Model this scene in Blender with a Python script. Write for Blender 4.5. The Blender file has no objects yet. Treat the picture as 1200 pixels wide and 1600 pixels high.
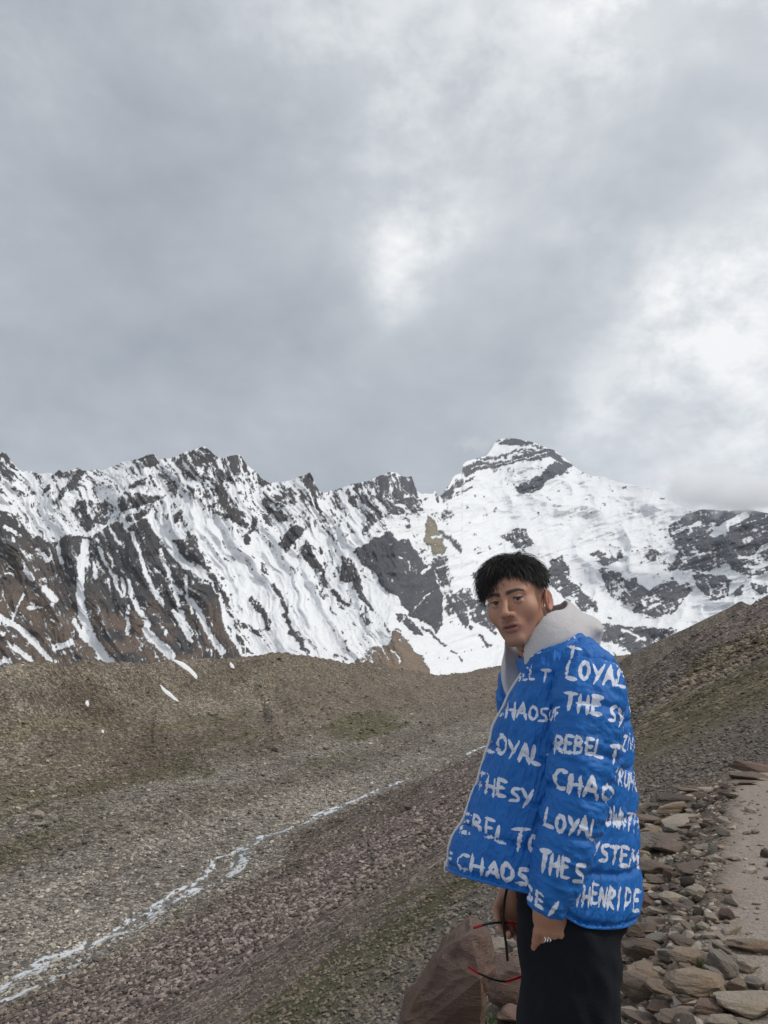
import bpy, bmesh, math, random
import numpy as np
from mathutils import Vector, Matrix, kdtree

# ------------------------------------------------------------------ camera, world, sun, exposure
SC = bpy.context.scene
COL = SC.collection
rng = np.random.default_rng(7)
random.seed(7)
TH = math.atan(200 / 1200.0)          # the camera looks up a little: level line at photo row 1000
CT, ST = math.cos(TH), math.sin(TH)
CAMZ = 1.55
cam = bpy.data.cameras.new('camera')
cam.sensor_fit = 'VERTICAL'; cam.sensor_height = 32.0; cam.lens = 24.0
cam.clip_start = 0.05; cam.clip_end = 30000
camo = bpy.data.objects.new('camera', cam); COL.objects.link(camo)
camo.location = (0, 0, CAMZ); camo.rotation_euler = (math.pi / 2 + TH, 0, 0)
SC.camera = camo

SUN_EL, SUN_AZ = math.radians(46), math.radians(102)     # azimuth clockwise from +Y (ahead): from the right, a little behind
W = bpy.data.worlds.new('World'); SC.world = W; W.use_nodes = True
sun = bpy.data.lights.new('sun', 'SUN'); sun.energy = 1.75; sun.angle = math.radians(10); sun.color = (1, .96, .9)
suno = bpy.data.objects.new('sun', sun); COL.objects.link(suno)
sdir = Vector((math.sin(SUN_AZ) * math.cos(SUN_EL), math.cos(SUN_AZ) * math.cos(SUN_EL), math.sin(SUN_EL)))
suno.rotation_euler = sdir.to_track_quat('Z', 'Y').to_euler()
SC.view_settings.view_transform = 'Standard'
try: SC.view_settings.look = 'None'
except Exception: pass
SC.view_settings.exposure = 0.0; SC.view_settings.gamma = 1.0; SC.view_settings.use_curve_mapping = False
SC.cycles.use_denoising = True
SC.cycles.max_bounces = 16; SC.cycles.diffuse_bounces = 3; SC.cycles.glossy_bounces = 2; SC.cycles.volume_bounces = 14
SC.cycles.volume_step_rate = 1.0


def srgb(r, g, b):
    f = lambda c: (c / 255 / 12.92) if c <= 10 else ((c / 255 + .055) / 1.055) ** 2.4
    return (f(r), f(g), f(b))


class NT:
    """small node-tree builder"""
    def __init__(s, tree):
        s.t = tree; s.n = tree.nodes; s.l = tree.links
    def node(s, typ, **kw):
        nd = s.n.new(typ)
        for k, v in kw.items():
            if k.startswith('_'): setattr(nd, k[1:], v)
        return nd
    def set(s, sock, v):
        if hasattr(v, 'links') or isinstance(v, bpy.types.NodeSocket): s.l.new(v, sock)
        else: sock.default_value = v
    def math(s, op, a, b=0.0, c=None, clamp=False):
        nd = s.n.new('ShaderNodeMath'); nd.operation = op; nd.use_clamp = clamp
        s.set(nd.inputs[0], a); s.set(nd.inputs[1], b)
        if c is not None: s.set(nd.inputs[2], c)
        return nd.outputs[0]
    def vmath(s, op, a, b=(0, 0, 0)):
        nd = s.n.new('ShaderNodeVectorMath'); nd.operation = op
        s.set(nd.inputs[0], a)
        if op == 'SCALE': s.set(nd.inputs['Scale'], b)
        else: s.set(nd.inputs[1], b)
        return nd.outputs['Value'] if op in ('DOT_PRODUCT', 'LENGTH') else nd.outputs[0]
    def noise(s, vec, scale, detail=4, rough=.5, dist=0.0, typ='FBM'):
        nd = s.n.new('ShaderNodeTexNoise'); nd.noise_dimensions = '3D'
        s.l.new(vec, nd.inputs['Vector'])
        nd.inputs['Scale'].default_value = scale; nd.inputs['Detail'].default_value = detail
        nd.inputs['Roughness'].default_value = rough; nd.inputs['Distortion'].default_value = dist
        return nd.outputs['Fac']
    def vor(s, vec, scale, feature='F1', rnd=1.0):
        nd = s.n.new('ShaderNodeTexVoronoi'); nd.feature = feature
        s.l.new(vec, nd.inputs['Vector']); nd.inputs['Scale'].default_value = scale
        nd.inputs['Randomness'].default_value = rnd
        return nd
    def ramp(s, fac, stops, interp='LINEAR'):
        nd = s.n.new('ShaderNodeValToRGB'); cr = nd.color_ramp; cr.interpolation = interp
        while len(cr.elements) < len(stops): cr.elements.new(.5)
        for e, (p, c) in zip(cr.elements, stops):
            e.position = p; e.color = (c[0], c[1], c[2], 1) if hasattr(c, '__len__') else (c, c, c, 1)
        s.set(nd.inputs[0], fac)
        return nd.outputs[0]
    def mix(s, fac, a, b, blend='MIX'):
        nd = s.n.new('ShaderNodeMix'); nd.data_type = 'RGBA'; nd.blend_type = blend
        s.set(nd.inputs[0], fac)
        for sock, v in ((nd.inputs[6], a), (nd.inputs[7], b)):
            if isinstance(v, tuple) and len(v) == 3: v = (*v, 1)
            s.set(sock, v)
        return nd.outputs[2]
    def attr(s, name):
        nd = s.n.new('ShaderNodeAttribute'); nd.attribute_name = name
        return nd
    def maprange(s, v, a, b, c=0., d=1., smooth=True):
        nd = s.n.new('ShaderNodeMapRange'); nd.interpolation_type = 'SMOOTHSTEP' if smooth else 'LINEAR'
        s.set(nd.inputs['Value'], v)
        for k, x in (('From Min', a), ('From Max', b), ('To Min', c), ('To Max', d)): nd.inputs[k].default_value = x
        return nd.outputs[0]
    def bump(s, h, strength, dist):
        nd = s.n.new('ShaderNodeBump'); nd.inputs['Strength'].default_value = strength
        nd.inputs['Distance'].default_value = dist; s.l.new(h, nd.inputs['Height'])
        return nd.outputs[0]


def pixdir(px, py):
    dx = (px - 600) / 1200.0; dy = (800 - py) / 1200.0
    return Vector((dx, CT - dy * ST, ST + dy * CT)).normalized()


# sky: a Nishita daylight sky behind an almost closed cloud deck
T = NT(W.node_tree); T.n.clear()
sky = T.node('ShaderNodeTexSky'); sky.sky_type = 'NISHITA'; sky.sun_disc = False
sky.sun_elevation = SUN_EL; sky.sun_rotation = SUN_AZ; sky.altitude = 4500
tc = T.node('ShaderNodeTexCoord'); D = tc.outputs['Generated']
sep = T.node('ShaderNodeSeparateXYZ'); T.l.new(D, sep.inputs[0])
dz = T.math('ADD', T.math('MAXIMUM', sep.outputs[2], 0.0), 0.32)
comb = T.node('ShaderNodeCombineXYZ')
T.l.new(T.math('DIVIDE', sep.outputs[0], dz), comb.inputs[0]); T.l.new(T.math('DIVIDE', sep.outputs[1], dz), comb.inputs[1])
P = comb.outputs[0]
n1 = T.noise(P, 1.15, 7, .56, .15)
n2 = T.noise(T.vmath('ADD', T.vmath('MULTIPLY', D, (1, 1, 1.5)), (7.3, 2.1, .4)), 4.2, 8, .58, .12)
n3 = T.noise(T.vmath('ADD', P, (3.3, 9.1, 1.4)), .55, 3, .5, .2)
# thinner, brighter cloud towards the side the sun stands on
side = T.maprange(sep.outputs[0], -.55, .6, -.09, .12, False)
v = T.math('ADD', T.math('MULTIPLY', n1, .60), T.math('MULTIPLY', n2, .36))
v = T.math('ADD', v, T.math('MULTIPLY', n3, .20))
v = T.math('ADD', v, side)
# breaks where the deck lets more light through, torn by the finer cloud noise
nf = T.maprange(T.noise(T.vmath('ADD', T.vmath('MULTIPLY', D, (1, 1, 1.35)), (1.3, 4.1, 2.4)), 8.5, 9, .62, .15), .34, .66, 0.0, 1.0)
for (bx_, by_, rad, amp) in [(645, 390, .10, .25), (1150, 100, .26, .20), (1100, 380, .20, .20), (940, 570, .20, .14), (600, 120, .22, .10), (1180, 620, .2, .16), (890, 40, .2, .15),
                             (1090, 240, .17, -.40), (880, 470, .16, -.12), (780, 610, .2, -.10), (200, 520, .45, -.08), (470, 620, .38, -.10)]:
    c = pixdir(bx_, by_)
    wv = T.node('ShaderNodeTexNoise'); T.l.new(D, wv.inputs['Vector']); wv.inputs['Scale'].default_value = 4.5; wv.inputs['Detail'].default_value = 5
    off = T.vmath('SCALE', T.vmath('SUBTRACT', wv.outputs['Color'], (.5, .5, .5)), .30)
    dd = T.vmath('LENGTH', T.vmath('SUBTRACT', T.vmath('ADD', D, off), tuple(c)))
    w_ = T.maprange(dd, rad, 0.0, 0.0, amp)
    v = T.math('ADD', v, T.math('MULTIPLY', w_, T.math('ADD', .35, T.math('MULTIPLY', nf, .9))))
v = T.math('ADD', v, T.math('MULTIPLY', T.math('SUBTRACT', nf, .5), .09))
cl = T.ramp(v, [(.30, srgb(156, 164, 175)), (.48, srgb(184, 190, 198)), (.60, srgb(204, 209, 215)), (.74, srgb(228, 232, 236)), (.88, srgb(252, 253, 254))])
bg1 = T.node('ShaderNodeBackground'); T.l.new(sky.outputs[0], bg1.inputs[0]); bg1.inputs[1].default_value = .1
bg2 = T.node('ShaderNodeBackground'); T.l.new(cl, bg2.inputs[0]); bg2.inputs[1].default_value = 1.0
mx = T.node('ShaderNodeMixShader'); mx.inputs[0].default_value = .95
T.l.new(bg1.outputs[0], mx.inputs[1]); T.l.new(bg2.outputs[0], mx.inputs[2])
wo = T.node('ShaderNodeOutputWorld'); T.l.new(mx.outputs[0], wo.inputs[0])


# ------------------------------------------------------------------ helpers
def pix(px, py, Y):
    """world point at world depth Y on the ray of a photo pixel (works on arrays)"""
    dx = (px - 600) / 1200.0; dy = (800 - py) / 1200.0
    t = Y / (CT - dy * ST)
    return np.stack(np.broadcast_arrays(dx * t, Y + 0 * t, CAMZ + t * (ST + dy * CT)), -1)

def elev(py):
    dy = (800 - py) / 1200.0
    return (ST + dy * CT) / (CT - dy * ST)

def project(p):
    x, y, z = p[..., 0], p[..., 1], p[..., 2] - CAMZ
    f = y * CT + z * ST; u = -y * ST + z * CT
    return 600 + 1200 * x / f, 800 - 1200 * u / f

_perm = np.random.default_rng(11).permutation(65536).astype(np.int64)
def _h(ix, iy, seed):
    return _perm[(_perm[(ix + seed * 131) & 65535] + iy) & 65535] / 65535.0

def vn(x, y, seed=0):
    x = np.asarray(x, float); y = np.asarray(y, float)
    ix = np.floor(x).astype(np.int64); iy = np.floor(y).astype(np.int64)
    fx = x - ix; fy = y - iy
    fx = fx * fx * fx * (fx * (fx * 6 - 15) + 10); fy = fy * fy * fy * (fy * (fy * 6 - 15) + 10)
    a = _h(ix, iy, seed); b = _h(ix + 1, iy, seed); c = _h(ix, iy + 1, seed); d = _h(ix + 1, iy + 1, seed)
    return (a + (b - a) * fx) * (1 - fy) + (c + (d - c) * fx) * fy

def fbm(x, y, oct=5, gain=.5, seed=0, ridged=False):
    s = 0; amp = 1; tot = 0
    for o in range(oct):
        n = vn(x, y, seed + o)
        if ridged: n = 1 - np.abs(2 * n - 1)
        s = s + amp * n; tot += amp; amp *= gain
        x, y = x * 2.03 + 17.1, y * 2.03 + 5.7
    return s / tot

def sstep(a, b, x):
    t = np.clip((x - a) / (b - a), 0, 1); return t * t * (3 - 2 * t)

def smax(a, b, k):
    h = np.clip(.5 + .5 * (a - b) / k, 0, 1); return b + (a - b) * h + k * h * (1 - h)

def smin(a, b, k): return -smax(-a, -b, k)

def polydist(x, y, pts):
    """plan distance to a 3-D polyline; returns distance, crest height, running length, side"""
    best = np.full(x.shape, 1e18); zc = np.zeros(x.shape); sl = np.zeros(x.shape); sg = np.zeros(x.shape)
    run = 0
    for a, b in zip(pts[:-1], pts[1:]):
        ab = b[:2] - a[:2]; L2 = ab @ ab; L = math.sqrt(L2)
        t = np.clip(((x - a[0]) * ab[0] + (y - a[1]) * ab[1]) / L2, 0, 1)
        ex = x - a[0] - t * ab[0]; ey = y - a[1] - t * ab[1]
        d = ex * ex + ey * ey
        m = d < best
        best = np.where(m, d, best); zc = np.where(m, a[2] + t * (b[2] - a[2]), zc)
        sl = np.where(m, run + t * L, sl); sg = np.where(m, np.sign(ab[0] * ey - ab[1] * ex), sg)
        run += L
    return np.sqrt(best), zc, sl, sg

def new_obj(name, verts, faces, mat=None, parent=None, smooth=True, loc=None, link=True):
    me = bpy.data.meshes.new(name)
    verts = np.asarray(verts, np.float32)
    if isinstance(faces, np.ndarray):
        k = faces.shape[1]; n = len(faces)
        me.vertices.add(len(verts)); me.vertices.foreach_set('co', verts.ravel())
        me.loops.add(n * k); me.loops.foreach_set('vertex_index', faces.astype(np.int32).ravel())
        me.polygons.add(n); me.polygons.foreach_set('loop_start', np.arange(0, n * k, k, dtype=np.int32))
        me.polygons.foreach_set('loop_total', np.full(n, k, np.int32))
        me.update(calc_edges=True); me.validate()
    else:
        me.from_pydata([tuple(map(float, p)) for p in verts], [], [tuple(map(int, f)) for f in faces]); me.update()
    me.polygons.foreach_set('use_smooth', np.full(len(me.polygons), smooth, bool))
    if mat: me.materials.append(mat)
    o = bpy.data.objects.new(name, me)
    COL.objects.link(o)
    if parent: o.parent = parent
    if loc is not None: o.location = loc
    return o

def vcol(o, name, rgb):
    a = o.data.color_attributes.new(name, 'FLOAT_COLOR', 'POINT')
    c = np.ones((len(o.data.vertices), 4), np.float32); c[:, :3] = rgb
    a.data.foreach_set('color', c.ravel())

def vflt(o, name, val):
    a = o.data.attributes.new(name, 'FLOAT', 'POINT'); a.data.foreach_set('value', np.asarray(val, np.float32).ravel())

def gridfaces(nr, nc, wrap=False):
    r = np.arange(nr - 1)[:, None]; c = np.arange(nc if wrap else nc - 1)[None, :]
    c2 = (c + 1) % nc
    a = r * nc + c
    return np.stack([a, r * nc + c2, (r + 1) * nc + c2, (r + 1) * nc + c + 0 * r], -1).reshape(-1, 4)

def tag(o, label=None, cat=None, group=None, kind=None):
    if label: o['label'] = label
    if cat: o['category'] = cat
    if group: o['group'] = group
    if kind: o['kind'] = kind
    return o

def mat(name):
    m = bpy.data.materials.new(name); m.use_nodes = True
    t = NT(m.node_tree); t.n.clear()
    b = t.node('ShaderNodeBsdfPrincipled'); o = t.node('ShaderNodeOutputMaterial')
    t.l.new(b.outputs[0], o.inputs[0])
    return m, t, b

def simple_mat(name, col, rough=.7, spec=.3, nscale=0, namp=.2, bump=0, bscale=60):
    m, t, b = mat(name)
    b.inputs['Roughness'].default_value = rough; b.inputs['Specular IOR Level'].default_value = spec
    c = t.node('ShaderNodeTexCoord').outputs['Object']
    if nscale:
        n = t.noise(c, nscale, 5, .6)
        k = t.math('ADD', 1 - namp, t.math('MULTIPLY', n, 2 * namp))
        t.l.new(t.vmath('SCALE', t.mix(0.0, col, col), k), b.inputs['Base Color'])
    else: b.inputs['Base Color'].default_value = (*col, 1)
    if bump:
        t.l.new(t.bump(t.noise(c, bscale, 5, .6), bump, .01), b.inputs['Normal'])
    return m

# ------------------------------------------------------------------ ground: valley, moraine, hillside, trail bench
def ypt(px, py, Y): return pix(px, py, Y)[()]

_sp = [(-150, 1612), (-60, 1572), (0, 1543), (60, 1512), (150, 1476), (215, 1441), (290, 1404), (345, 1374), (366, 1352), (372, 1330),
       (430, 1303), (500, 1279), (540, 1257), (600, 1232), (625, 1222), (700, 1195), (755, 1168), (815, 1140)]
SP = []
for a, b in _sp:
    Y = 54.88 / (.04 - elev(b)); SP.append(pix(a, b, Y))
SP = np.array(SP)
_ys = np.concatenate([[-400, -100], SP[:, 1], [SP[-1, 1] + 150, 900, 3000]])
_xs = np.concatenate([[-300, -165], SP[:, 0], [SP[-1, 0] + 85, 420, 1600]])
def xs_of(y): return np.interp(y, _ys, _xs)
_dk = np.array([-1, 0, 12, 30, 60, 80, 90, 94.5, 97, 99, 104, 120, 160, 300])
_fk = np.array([0, 0, 3.5, 11.5, 26, 37, 43.6, 47.3, 49.0, 49.9, 52.3, 62, 88, 175.])
MOR = np.array([pix(*p) for p in [(-900, 1100, 200), (-450, 1085, 215), (-160, 1064, 232), (0, 1046, 250), (60, 1033, 270), (150, 1031, 295), (230, 1034, 320), (300, 1028, 345),
      (380, 1027, 375), (430, 1019, 400), (480, 1023, 420), (540, 1035, 445), (575, 1031, 460), (600, 1041, 480), (650, 1049, 510), (700, 1057, 550), (740, 1057, 600), (800, 1060, 680)]])
RC = np.array([pix(*p) for p in [(600, 1100, 410), (640, 1088, 430), (690, 1075, 465), (735, 1059, 500), (780, 1046, 540), (880, 1036, 600), (960, 1024, 640), (1020, 1018, 680)]])
RB = np.array([pix(*p) for p in [(930, 1062, 470), (975, 1028, 450), (1010, 1010, 440), (1080, 975, 430), (1130, 950, 422), (1155, 939, 420), (1172, 946, 424), (1200, 948, 430), (1300, 925, 440), (1500, 880, 450)]])
_gk = np.array([0, 12, 30, 60, 100, 140, 200, 400, 2000.]); _gz = np.array([0, 6, 14, 26, 40, 56, 85, 200, 900.])

def x_trail(y): return -.33 + .47 * y - .0035 * np.maximum(y - 9, 0) ** 2 * 0

def ground(x, y, detail=True):
    d = (x - xs_of(y)) * .89
    zs = CAMZ - 54.88 + .04 * np.clip(y, -200, 900)
    wob = 3.0 * (fbm(x / 40, y / 40, 3, seed=3) - .5) * sstep(15, 60, np.abs(y) + np.abs(x))
    hill = zs + np.interp(np.maximum(d + wob, 0), _dk, _fk)
    left = zs + .055 * np.maximum(-d, 0) + 5 * sstep(20, 90, -d) * (fbm((x * .5 + y) / 70, (x - y * .5) / 16, 3, seed=9) - .4)
    z = np.where(d > 0, hill, left)
    dm, zc, sl, sg = polydist(x, y, MOR)
    al_ = x * .6 + y * .8
    gul = fbm(al_ / 24 + dm * .035 + .8 * fbm(al_ / 30, dm / 40, 2, seed=23), dm / 150, 3, .38, seed=21, ridged=True)
    zc = zc + 2.2 * (fbm(al_ / 12, al_ * 0, 4, .55, seed=22) - .5)
    zm = zc - np.interp(dm, _gk, _gz) - ((9 + 9 * sstep(-40, -90, x)) * np.minimum(1 - gul, .5)) * sstep(1, 22, dm) * (1 - sstep(45, 85, dm))
    zm = np.where(sg > 0, zc - .45 * np.minimum(dm, 160), zm)      # the far side falls away to the mountain foot
    mback = (sg > 0) & (d < 0)
    z = smax(z, zm, 6.0)
    z = np.where(mback, np.minimum(z, zc - .45 * np.minimum(dm, 160)), z)
    dc, zc2, sl2, _ = polydist(x, y, RC)
    gul2 = fbm(sl2 / 25 + dc * .05, dc / 60, 4, .55, seed=31, ridged=True)
    z = smax(z, zc2 - .42 * dc - 3 * (1 - gul2) * sstep(2, 25, dc), 5.0)
    db, zb, sl3, _ = polydist(x, y, RB)
    gul3 = fbm(sl3 / 30 + db * .05, db / 60, 4, .55, seed=41, ridged=True)
    z = smax(z, zb - .52 * db - 3.5 * (1 - gul3) * sstep(2, 25, db), 4.0)
    far = sstep(10, 60, np.hypot(x, y))
    if detail:
        z = z + far * (1.6 * (fbm(x / 14, y / 14, 5, .5, seed=5) - .5)) * sstep(0, 12, np.abs(d) - 2)
        z = z + .5 * far * (fbm(x / 3, y / 3, 3, .55, seed=6) - .5)
        nearm = sstep(1.5, 5, np.abs(x - x_trail(y) + .6)) * (1 - far)
        z = z + nearm * (.7 * (fbm(x / 4, y / 4, 4, .5, seed=15) - .5) + .18 * (fbm(x / .6, y / .6, 3, .55, seed=16) - .5))
    # trail bench cut into the hillside
    q = x - x_trail(y)
    zt = 0.02 * (fbm(x / .9, y / .9, 4, .5, seed=50) - .5) * 2 - .012 * np.maximum(y - 5, 0) ** 1.3
    rim = zt - .26 * np.maximum(-q, 0) - .10 * sstep(0, .5, -q) + .07 * (fbm(x / .35, y / .35, 3, seed=51) - .5) * sstep(0.05, .5, -q)
    bench = np.where(q < 0, rim, zt + np.maximum(q - 2.1, 0) * .6)
    wb = sstep(-3.2, -1.15, q) * (1 - sstep(2.3, 6, q)) * (1 - sstep(9.5, 17, y))
    z = z * (1 - wb) + bench * wb
    # the path drops behind its last bend
    return z

ang = np.concatenate([np.linspace(-66, -31, 36)[:-1], np.linspace(-31, 31, 740), np.linspace(31, 66, 36)[1:]]) * math.pi / 180
rr = np.concatenate([.4 * (2.4 / .4) ** np.linspace(0, 1, 20)[:-1], 2.4 * (12 / 2.4) ** np.linspace(0, 1, 130)[:-1],
                     12 * (90 / 12) ** np.linspace(0, 1, 120)[:-1], 90 * (800 / 90) ** np.linspace(0, 1, 215)[:-1], 800 * (5200 / 800) ** np.linspace(0, 1, 30)])
GC = (-.2, -2.2)
gx = GC[0] + rr[:, None] * np.sin(ang)[None, :]; gy = GC[1] + rr[:, None] * np.cos(ang)[None, :]
gz = ground(gx, gy)
gz = np.where(rr[:, None] > 900, np.minimum(gz, -75), gz)

def gcolor(x, y, z):
    d = (x - xs_of(y)) * .89; q = x - x_trail(y)
    n = fbm(x / 18, y / 18, 5, .55, seed=60); n2 = fbm(x / 5, y / 5, 4, .6, seed=61); nb = fbm(x / 60, y / 60, 4, .5, seed=62)
    ax = x * .42 + y * .9; pr = x * .9 - y * .42                    # along / across the valley
    st = fbm(ax / 60, pr / 9, 4, .55, seed=63)
    C = lambda r, g, b: np.array(srgb(r, g, b))
    tan = C(126, 117, 105); grey = C(128, 121, 112); purp = C(114, 103, 97); green = C(80, 78, 53); slate = C(104, 97, 91); dirt = C(141, 131, 122)
    def mixc(c, t, k): return c * (1 - k[..., None]) + t * k[..., None]
    c = np.broadcast_to(tan, x.shape + (3,)).copy()
    dm, _, sl, sg = polydist(x, y, MOR)
    c = mixc(c, C(108, 98, 87), sstep(.35, .6, nb))
    al_ = x * .6 + y * .8
    gulc = fbm(al_ / 24 + dm * .035 + .8 * fbm(al_ / 30, dm / 40, 2, seed=23), dm / 150, 4, .5, seed=21, ridged=True)
    c = mixc(c, C(98, 89, 80), .0 * sstep(.66, .42, gulc) * (1 - sstep(50, 90, dm)))
    c = c * (.80 + .40 * fbm(x / 9, y / 9, 4, .6, seed=66))[..., None]
    # boulder field along the stream
    c = mixc(c, grey, sstep(-75, -35, d + 25 * (n - .5)) * (1 - sstep(6, 16, d)))
    # thin turf on the terraces
    tz = sstep(.5, .62, st + .25 * (n2 - .5)) * sstep(-125, -70, d) * (1 - sstep(-45, -22, d))
    c = mixc(c, green, .75 * tz)
    c = mixc(c, C(97, 92, 70), .55 * sstep(.5, .7, nb + .2 * (n2 - .5)) * sstep(-135, -90, d) * (1 - sstep(-80, -60, d)))
    c = c * (1 + (.62 * (st - .5) + .5 * (n - .5)) * (d < 6))[..., None]
    c = mixc(c, C(96, 88, 76), .5 * sstep(.52, .66, fbm(ax / 90, pr / 16, 4, .5, seed=67)) * (d < -20))
    # purple scree on the near hillside
    k = sstep(2, 34, d + 26 * (n - .5))
    c = mixc(c, purp, k)
    c = mixc(c, C(99, 90, 80), k * .6 * sstep(.5, .65, st))
    # grass along the break of slope, dark slate gravel above it
    gb = sstep(93.0, 95.5, d + 3 * (n - .5)) * (1 - sstep(98.0, 99.6, d + 2 * (n2 - .5))) * (y < 120)
    gb2 = sstep(83, 85, d + 4 * (n - .5)) * (1 - sstep(86, 89, d + 3 * (n2 - .5))) * (y < 140) * (y > 30)
    up = sstep(96.5, 98.5, d + 1.6 * (n2 - .5)) * (y < 150)
    c = mixc(c, slate, up); c = mixc(c, green, np.clip(gb * sstep(.40, .58, .5 * n2 + .5 * fbm(x / 1.3, y / 1.3, 4, .6, seed=68)) + .5 * gb2 * sstep(.42, .6, n2), 0, 1) * .8)
    upg = up * sstep(20, 26, y) * sstep(.44, .58, n) * (x > 4)
    c = mixc(c, C(118, 105, 90), .7 * up * sstep(15, 30, y)); c = mixc(c, C(88, 82, 58), .75 * upg)
    # far hills on the right
    db = polydist(x, y, RB)[0]
    kb = sstep(260, 300, y) * (1 - sstep(90, 130, db))
    c = mixc(c, C(122, 112, 101), kb); c = mixc(c, C(98, 90, 82), kb * .7 * sstep(.45, .6, st))
    dc = polydist(x, y, RC)[0]
    c = mixc(c, C(118, 109, 98), (1 - sstep(20, 60, dc)) * .8)
    # trail
    tr = sstep(-.12, .18, q + .25 * (fbm(x / .5, y / .5, 3, seed=70) - .5)) * (1 - sstep(2.2, 2.8, q)) * (y < 12)
    rimk = sstep(-3.0, -1.5, q) * (1 - sstep(2.8, 5, q)) * (y < 13)
    c = mixc(c, C(110, 100, 89), rimk * .9); c = mixc(c, dirt, tr)
    c = c * (0.92 + .40 * n2)[..., None]
    near = 1 - sstep(14, 45, np.hypot(x, y))
    return c, near, tr

gc, gnear, gtr = gcolor(gx, gy, gz)
def ground_mat():
    m, t, b = mat('ground')
    c = t.node('ShaderNodeTexCoord').outputs['Object']
    near = t.attr('near').outputs['Fac']; tr = t.attr('trail').outputs['Fac']
    base = t.attr('Col').outputs['Color']
    vf = t.vor(c, 1.5); vf2 = t.vor(c, .55); vnr = t.vor(c, 17.0); vn2 = t.vor(c, 48.0)
    def cellv(v):
        s = t.node('ShaderNodeSeparateColor'); t.l.new(v.outputs['Color'], s.inputs[0]); return s.outputs[0]
    nf = t.noise(c, .9, 6, .7); nn = t.noise(c, 14, 6, .7)
    far_k = t.math('ADD', t.math('ADD', t.math('MULTIPLY', t.math('POWER', cellv(vf), 2.2), 1.25), t.math('MULTIPLY', cellv(vf2), .22)), t.math('MULTIPLY', nf, .8))
    far_k = t.math('ADD', far_k, .08)
    near_k = t.math('ADD', t.math('ADD', t.math('MULTIPLY', cellv(vnr), .65), t.math('MULTIPLY', cellv(vn2), .30)), t.math('MULTIPLY', nn, .75))
    near_k = t.math('ADD', near_k, .10)
    tr_k = t.math('ADD', .62, t.math('ADD', t.math('MULTIPLY', nn, .5), t.math('MULTIPLY', cellv(vn2), .22)))
    nm = t.node('ShaderNodeMix'); nm.data_type = 'FLOAT'; t.l.new(near, nm.inputs[0]); t.l.new(far_k, nm.inputs[2]); t.l.new(near_k, nm.inputs[3])
    nm2 = t.node('ShaderNodeMix'); nm2.data_type = 'FLOAT'; t.l.new(tr, nm2.inputs[0]); t.l.new(nm.outputs[0], nm2.inputs[2]); t.l.new(tr_k, nm2.inputs[3])
    t.l.new(t.vmath('SCALE', base, nm2.outputs[0]), b.inputs['Base Color'])
    b.inputs['Roughness'].default_value = .95; b.inputs['Specular IOR Level'].default_value = .15
    hf = t.math('MULTIPLY', t.math('SUBTRACT', 1.0, vf.outputs['Distance']), .35)
    hn = t.math('ADD', t.math('MULTIPLY', t.math('SUBTRACT', 1.0, vnr.outputs['Distance']), .03), t.math('MULTIPLY', nn, .03))
    ht = t.math('ADD', t.math('MULTIPLY', nn, .012), t.math('MULTIPLY', t.math('SUBTRACT', 1., vn2.outputs['Distance']), .006))
    h1 = t.node('ShaderNodeMix'); h1.data_type = 'FLOAT'; t.l.new(near, h1.inputs[0]); t.l.new(hf, h1.inputs[2]); t.l.new(hn, h1.inputs[3])
    h2 = t.node('ShaderNodeMix'); h2.data_type = 'FLOAT'; t.l.new(tr, h2.inputs[0]); t.l.new(h1.outputs[0], h2.inputs[2]); t.l.new(ht, h2.inputs[3])
    t.l.new(t.bump(h2.outputs[0], 1.0, 1.5), b.inputs['Normal'])
    return m
G = new_obj('ground', np.stack([gx, gy, gz], -1).reshape(-1, 3), gridfaces(*gx.shape), ground_mat())
tag(G, 'brown gravel valley floor, moraine and hillside with a dirt trail', kind='structure')
vcol(G, 'Col', gc.reshape(-1, 3)); vflt(G, 'near', gnear); vflt(G, 'trail', gtr)

# ground lookup for a photo pixel: march the ray to the height field
def hit(px, py, y0=2.5, y1=900):
    Ys = np.concatenate([np.linspace(y0, 20, 300), 20 * (y1 / 20) ** np.linspace(0, 1, 500)])
    p = pix(px, py, Ys)
    k = np.nonzero(p[:, 2] < ground(p[:, 0], p[:, 1]))[0]
    k = k[0] if len(k) else len(Ys) - 1
    q = p[k].copy(); q[2] = float(ground(q[0:1], q[1:2])[0]); return q

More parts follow.
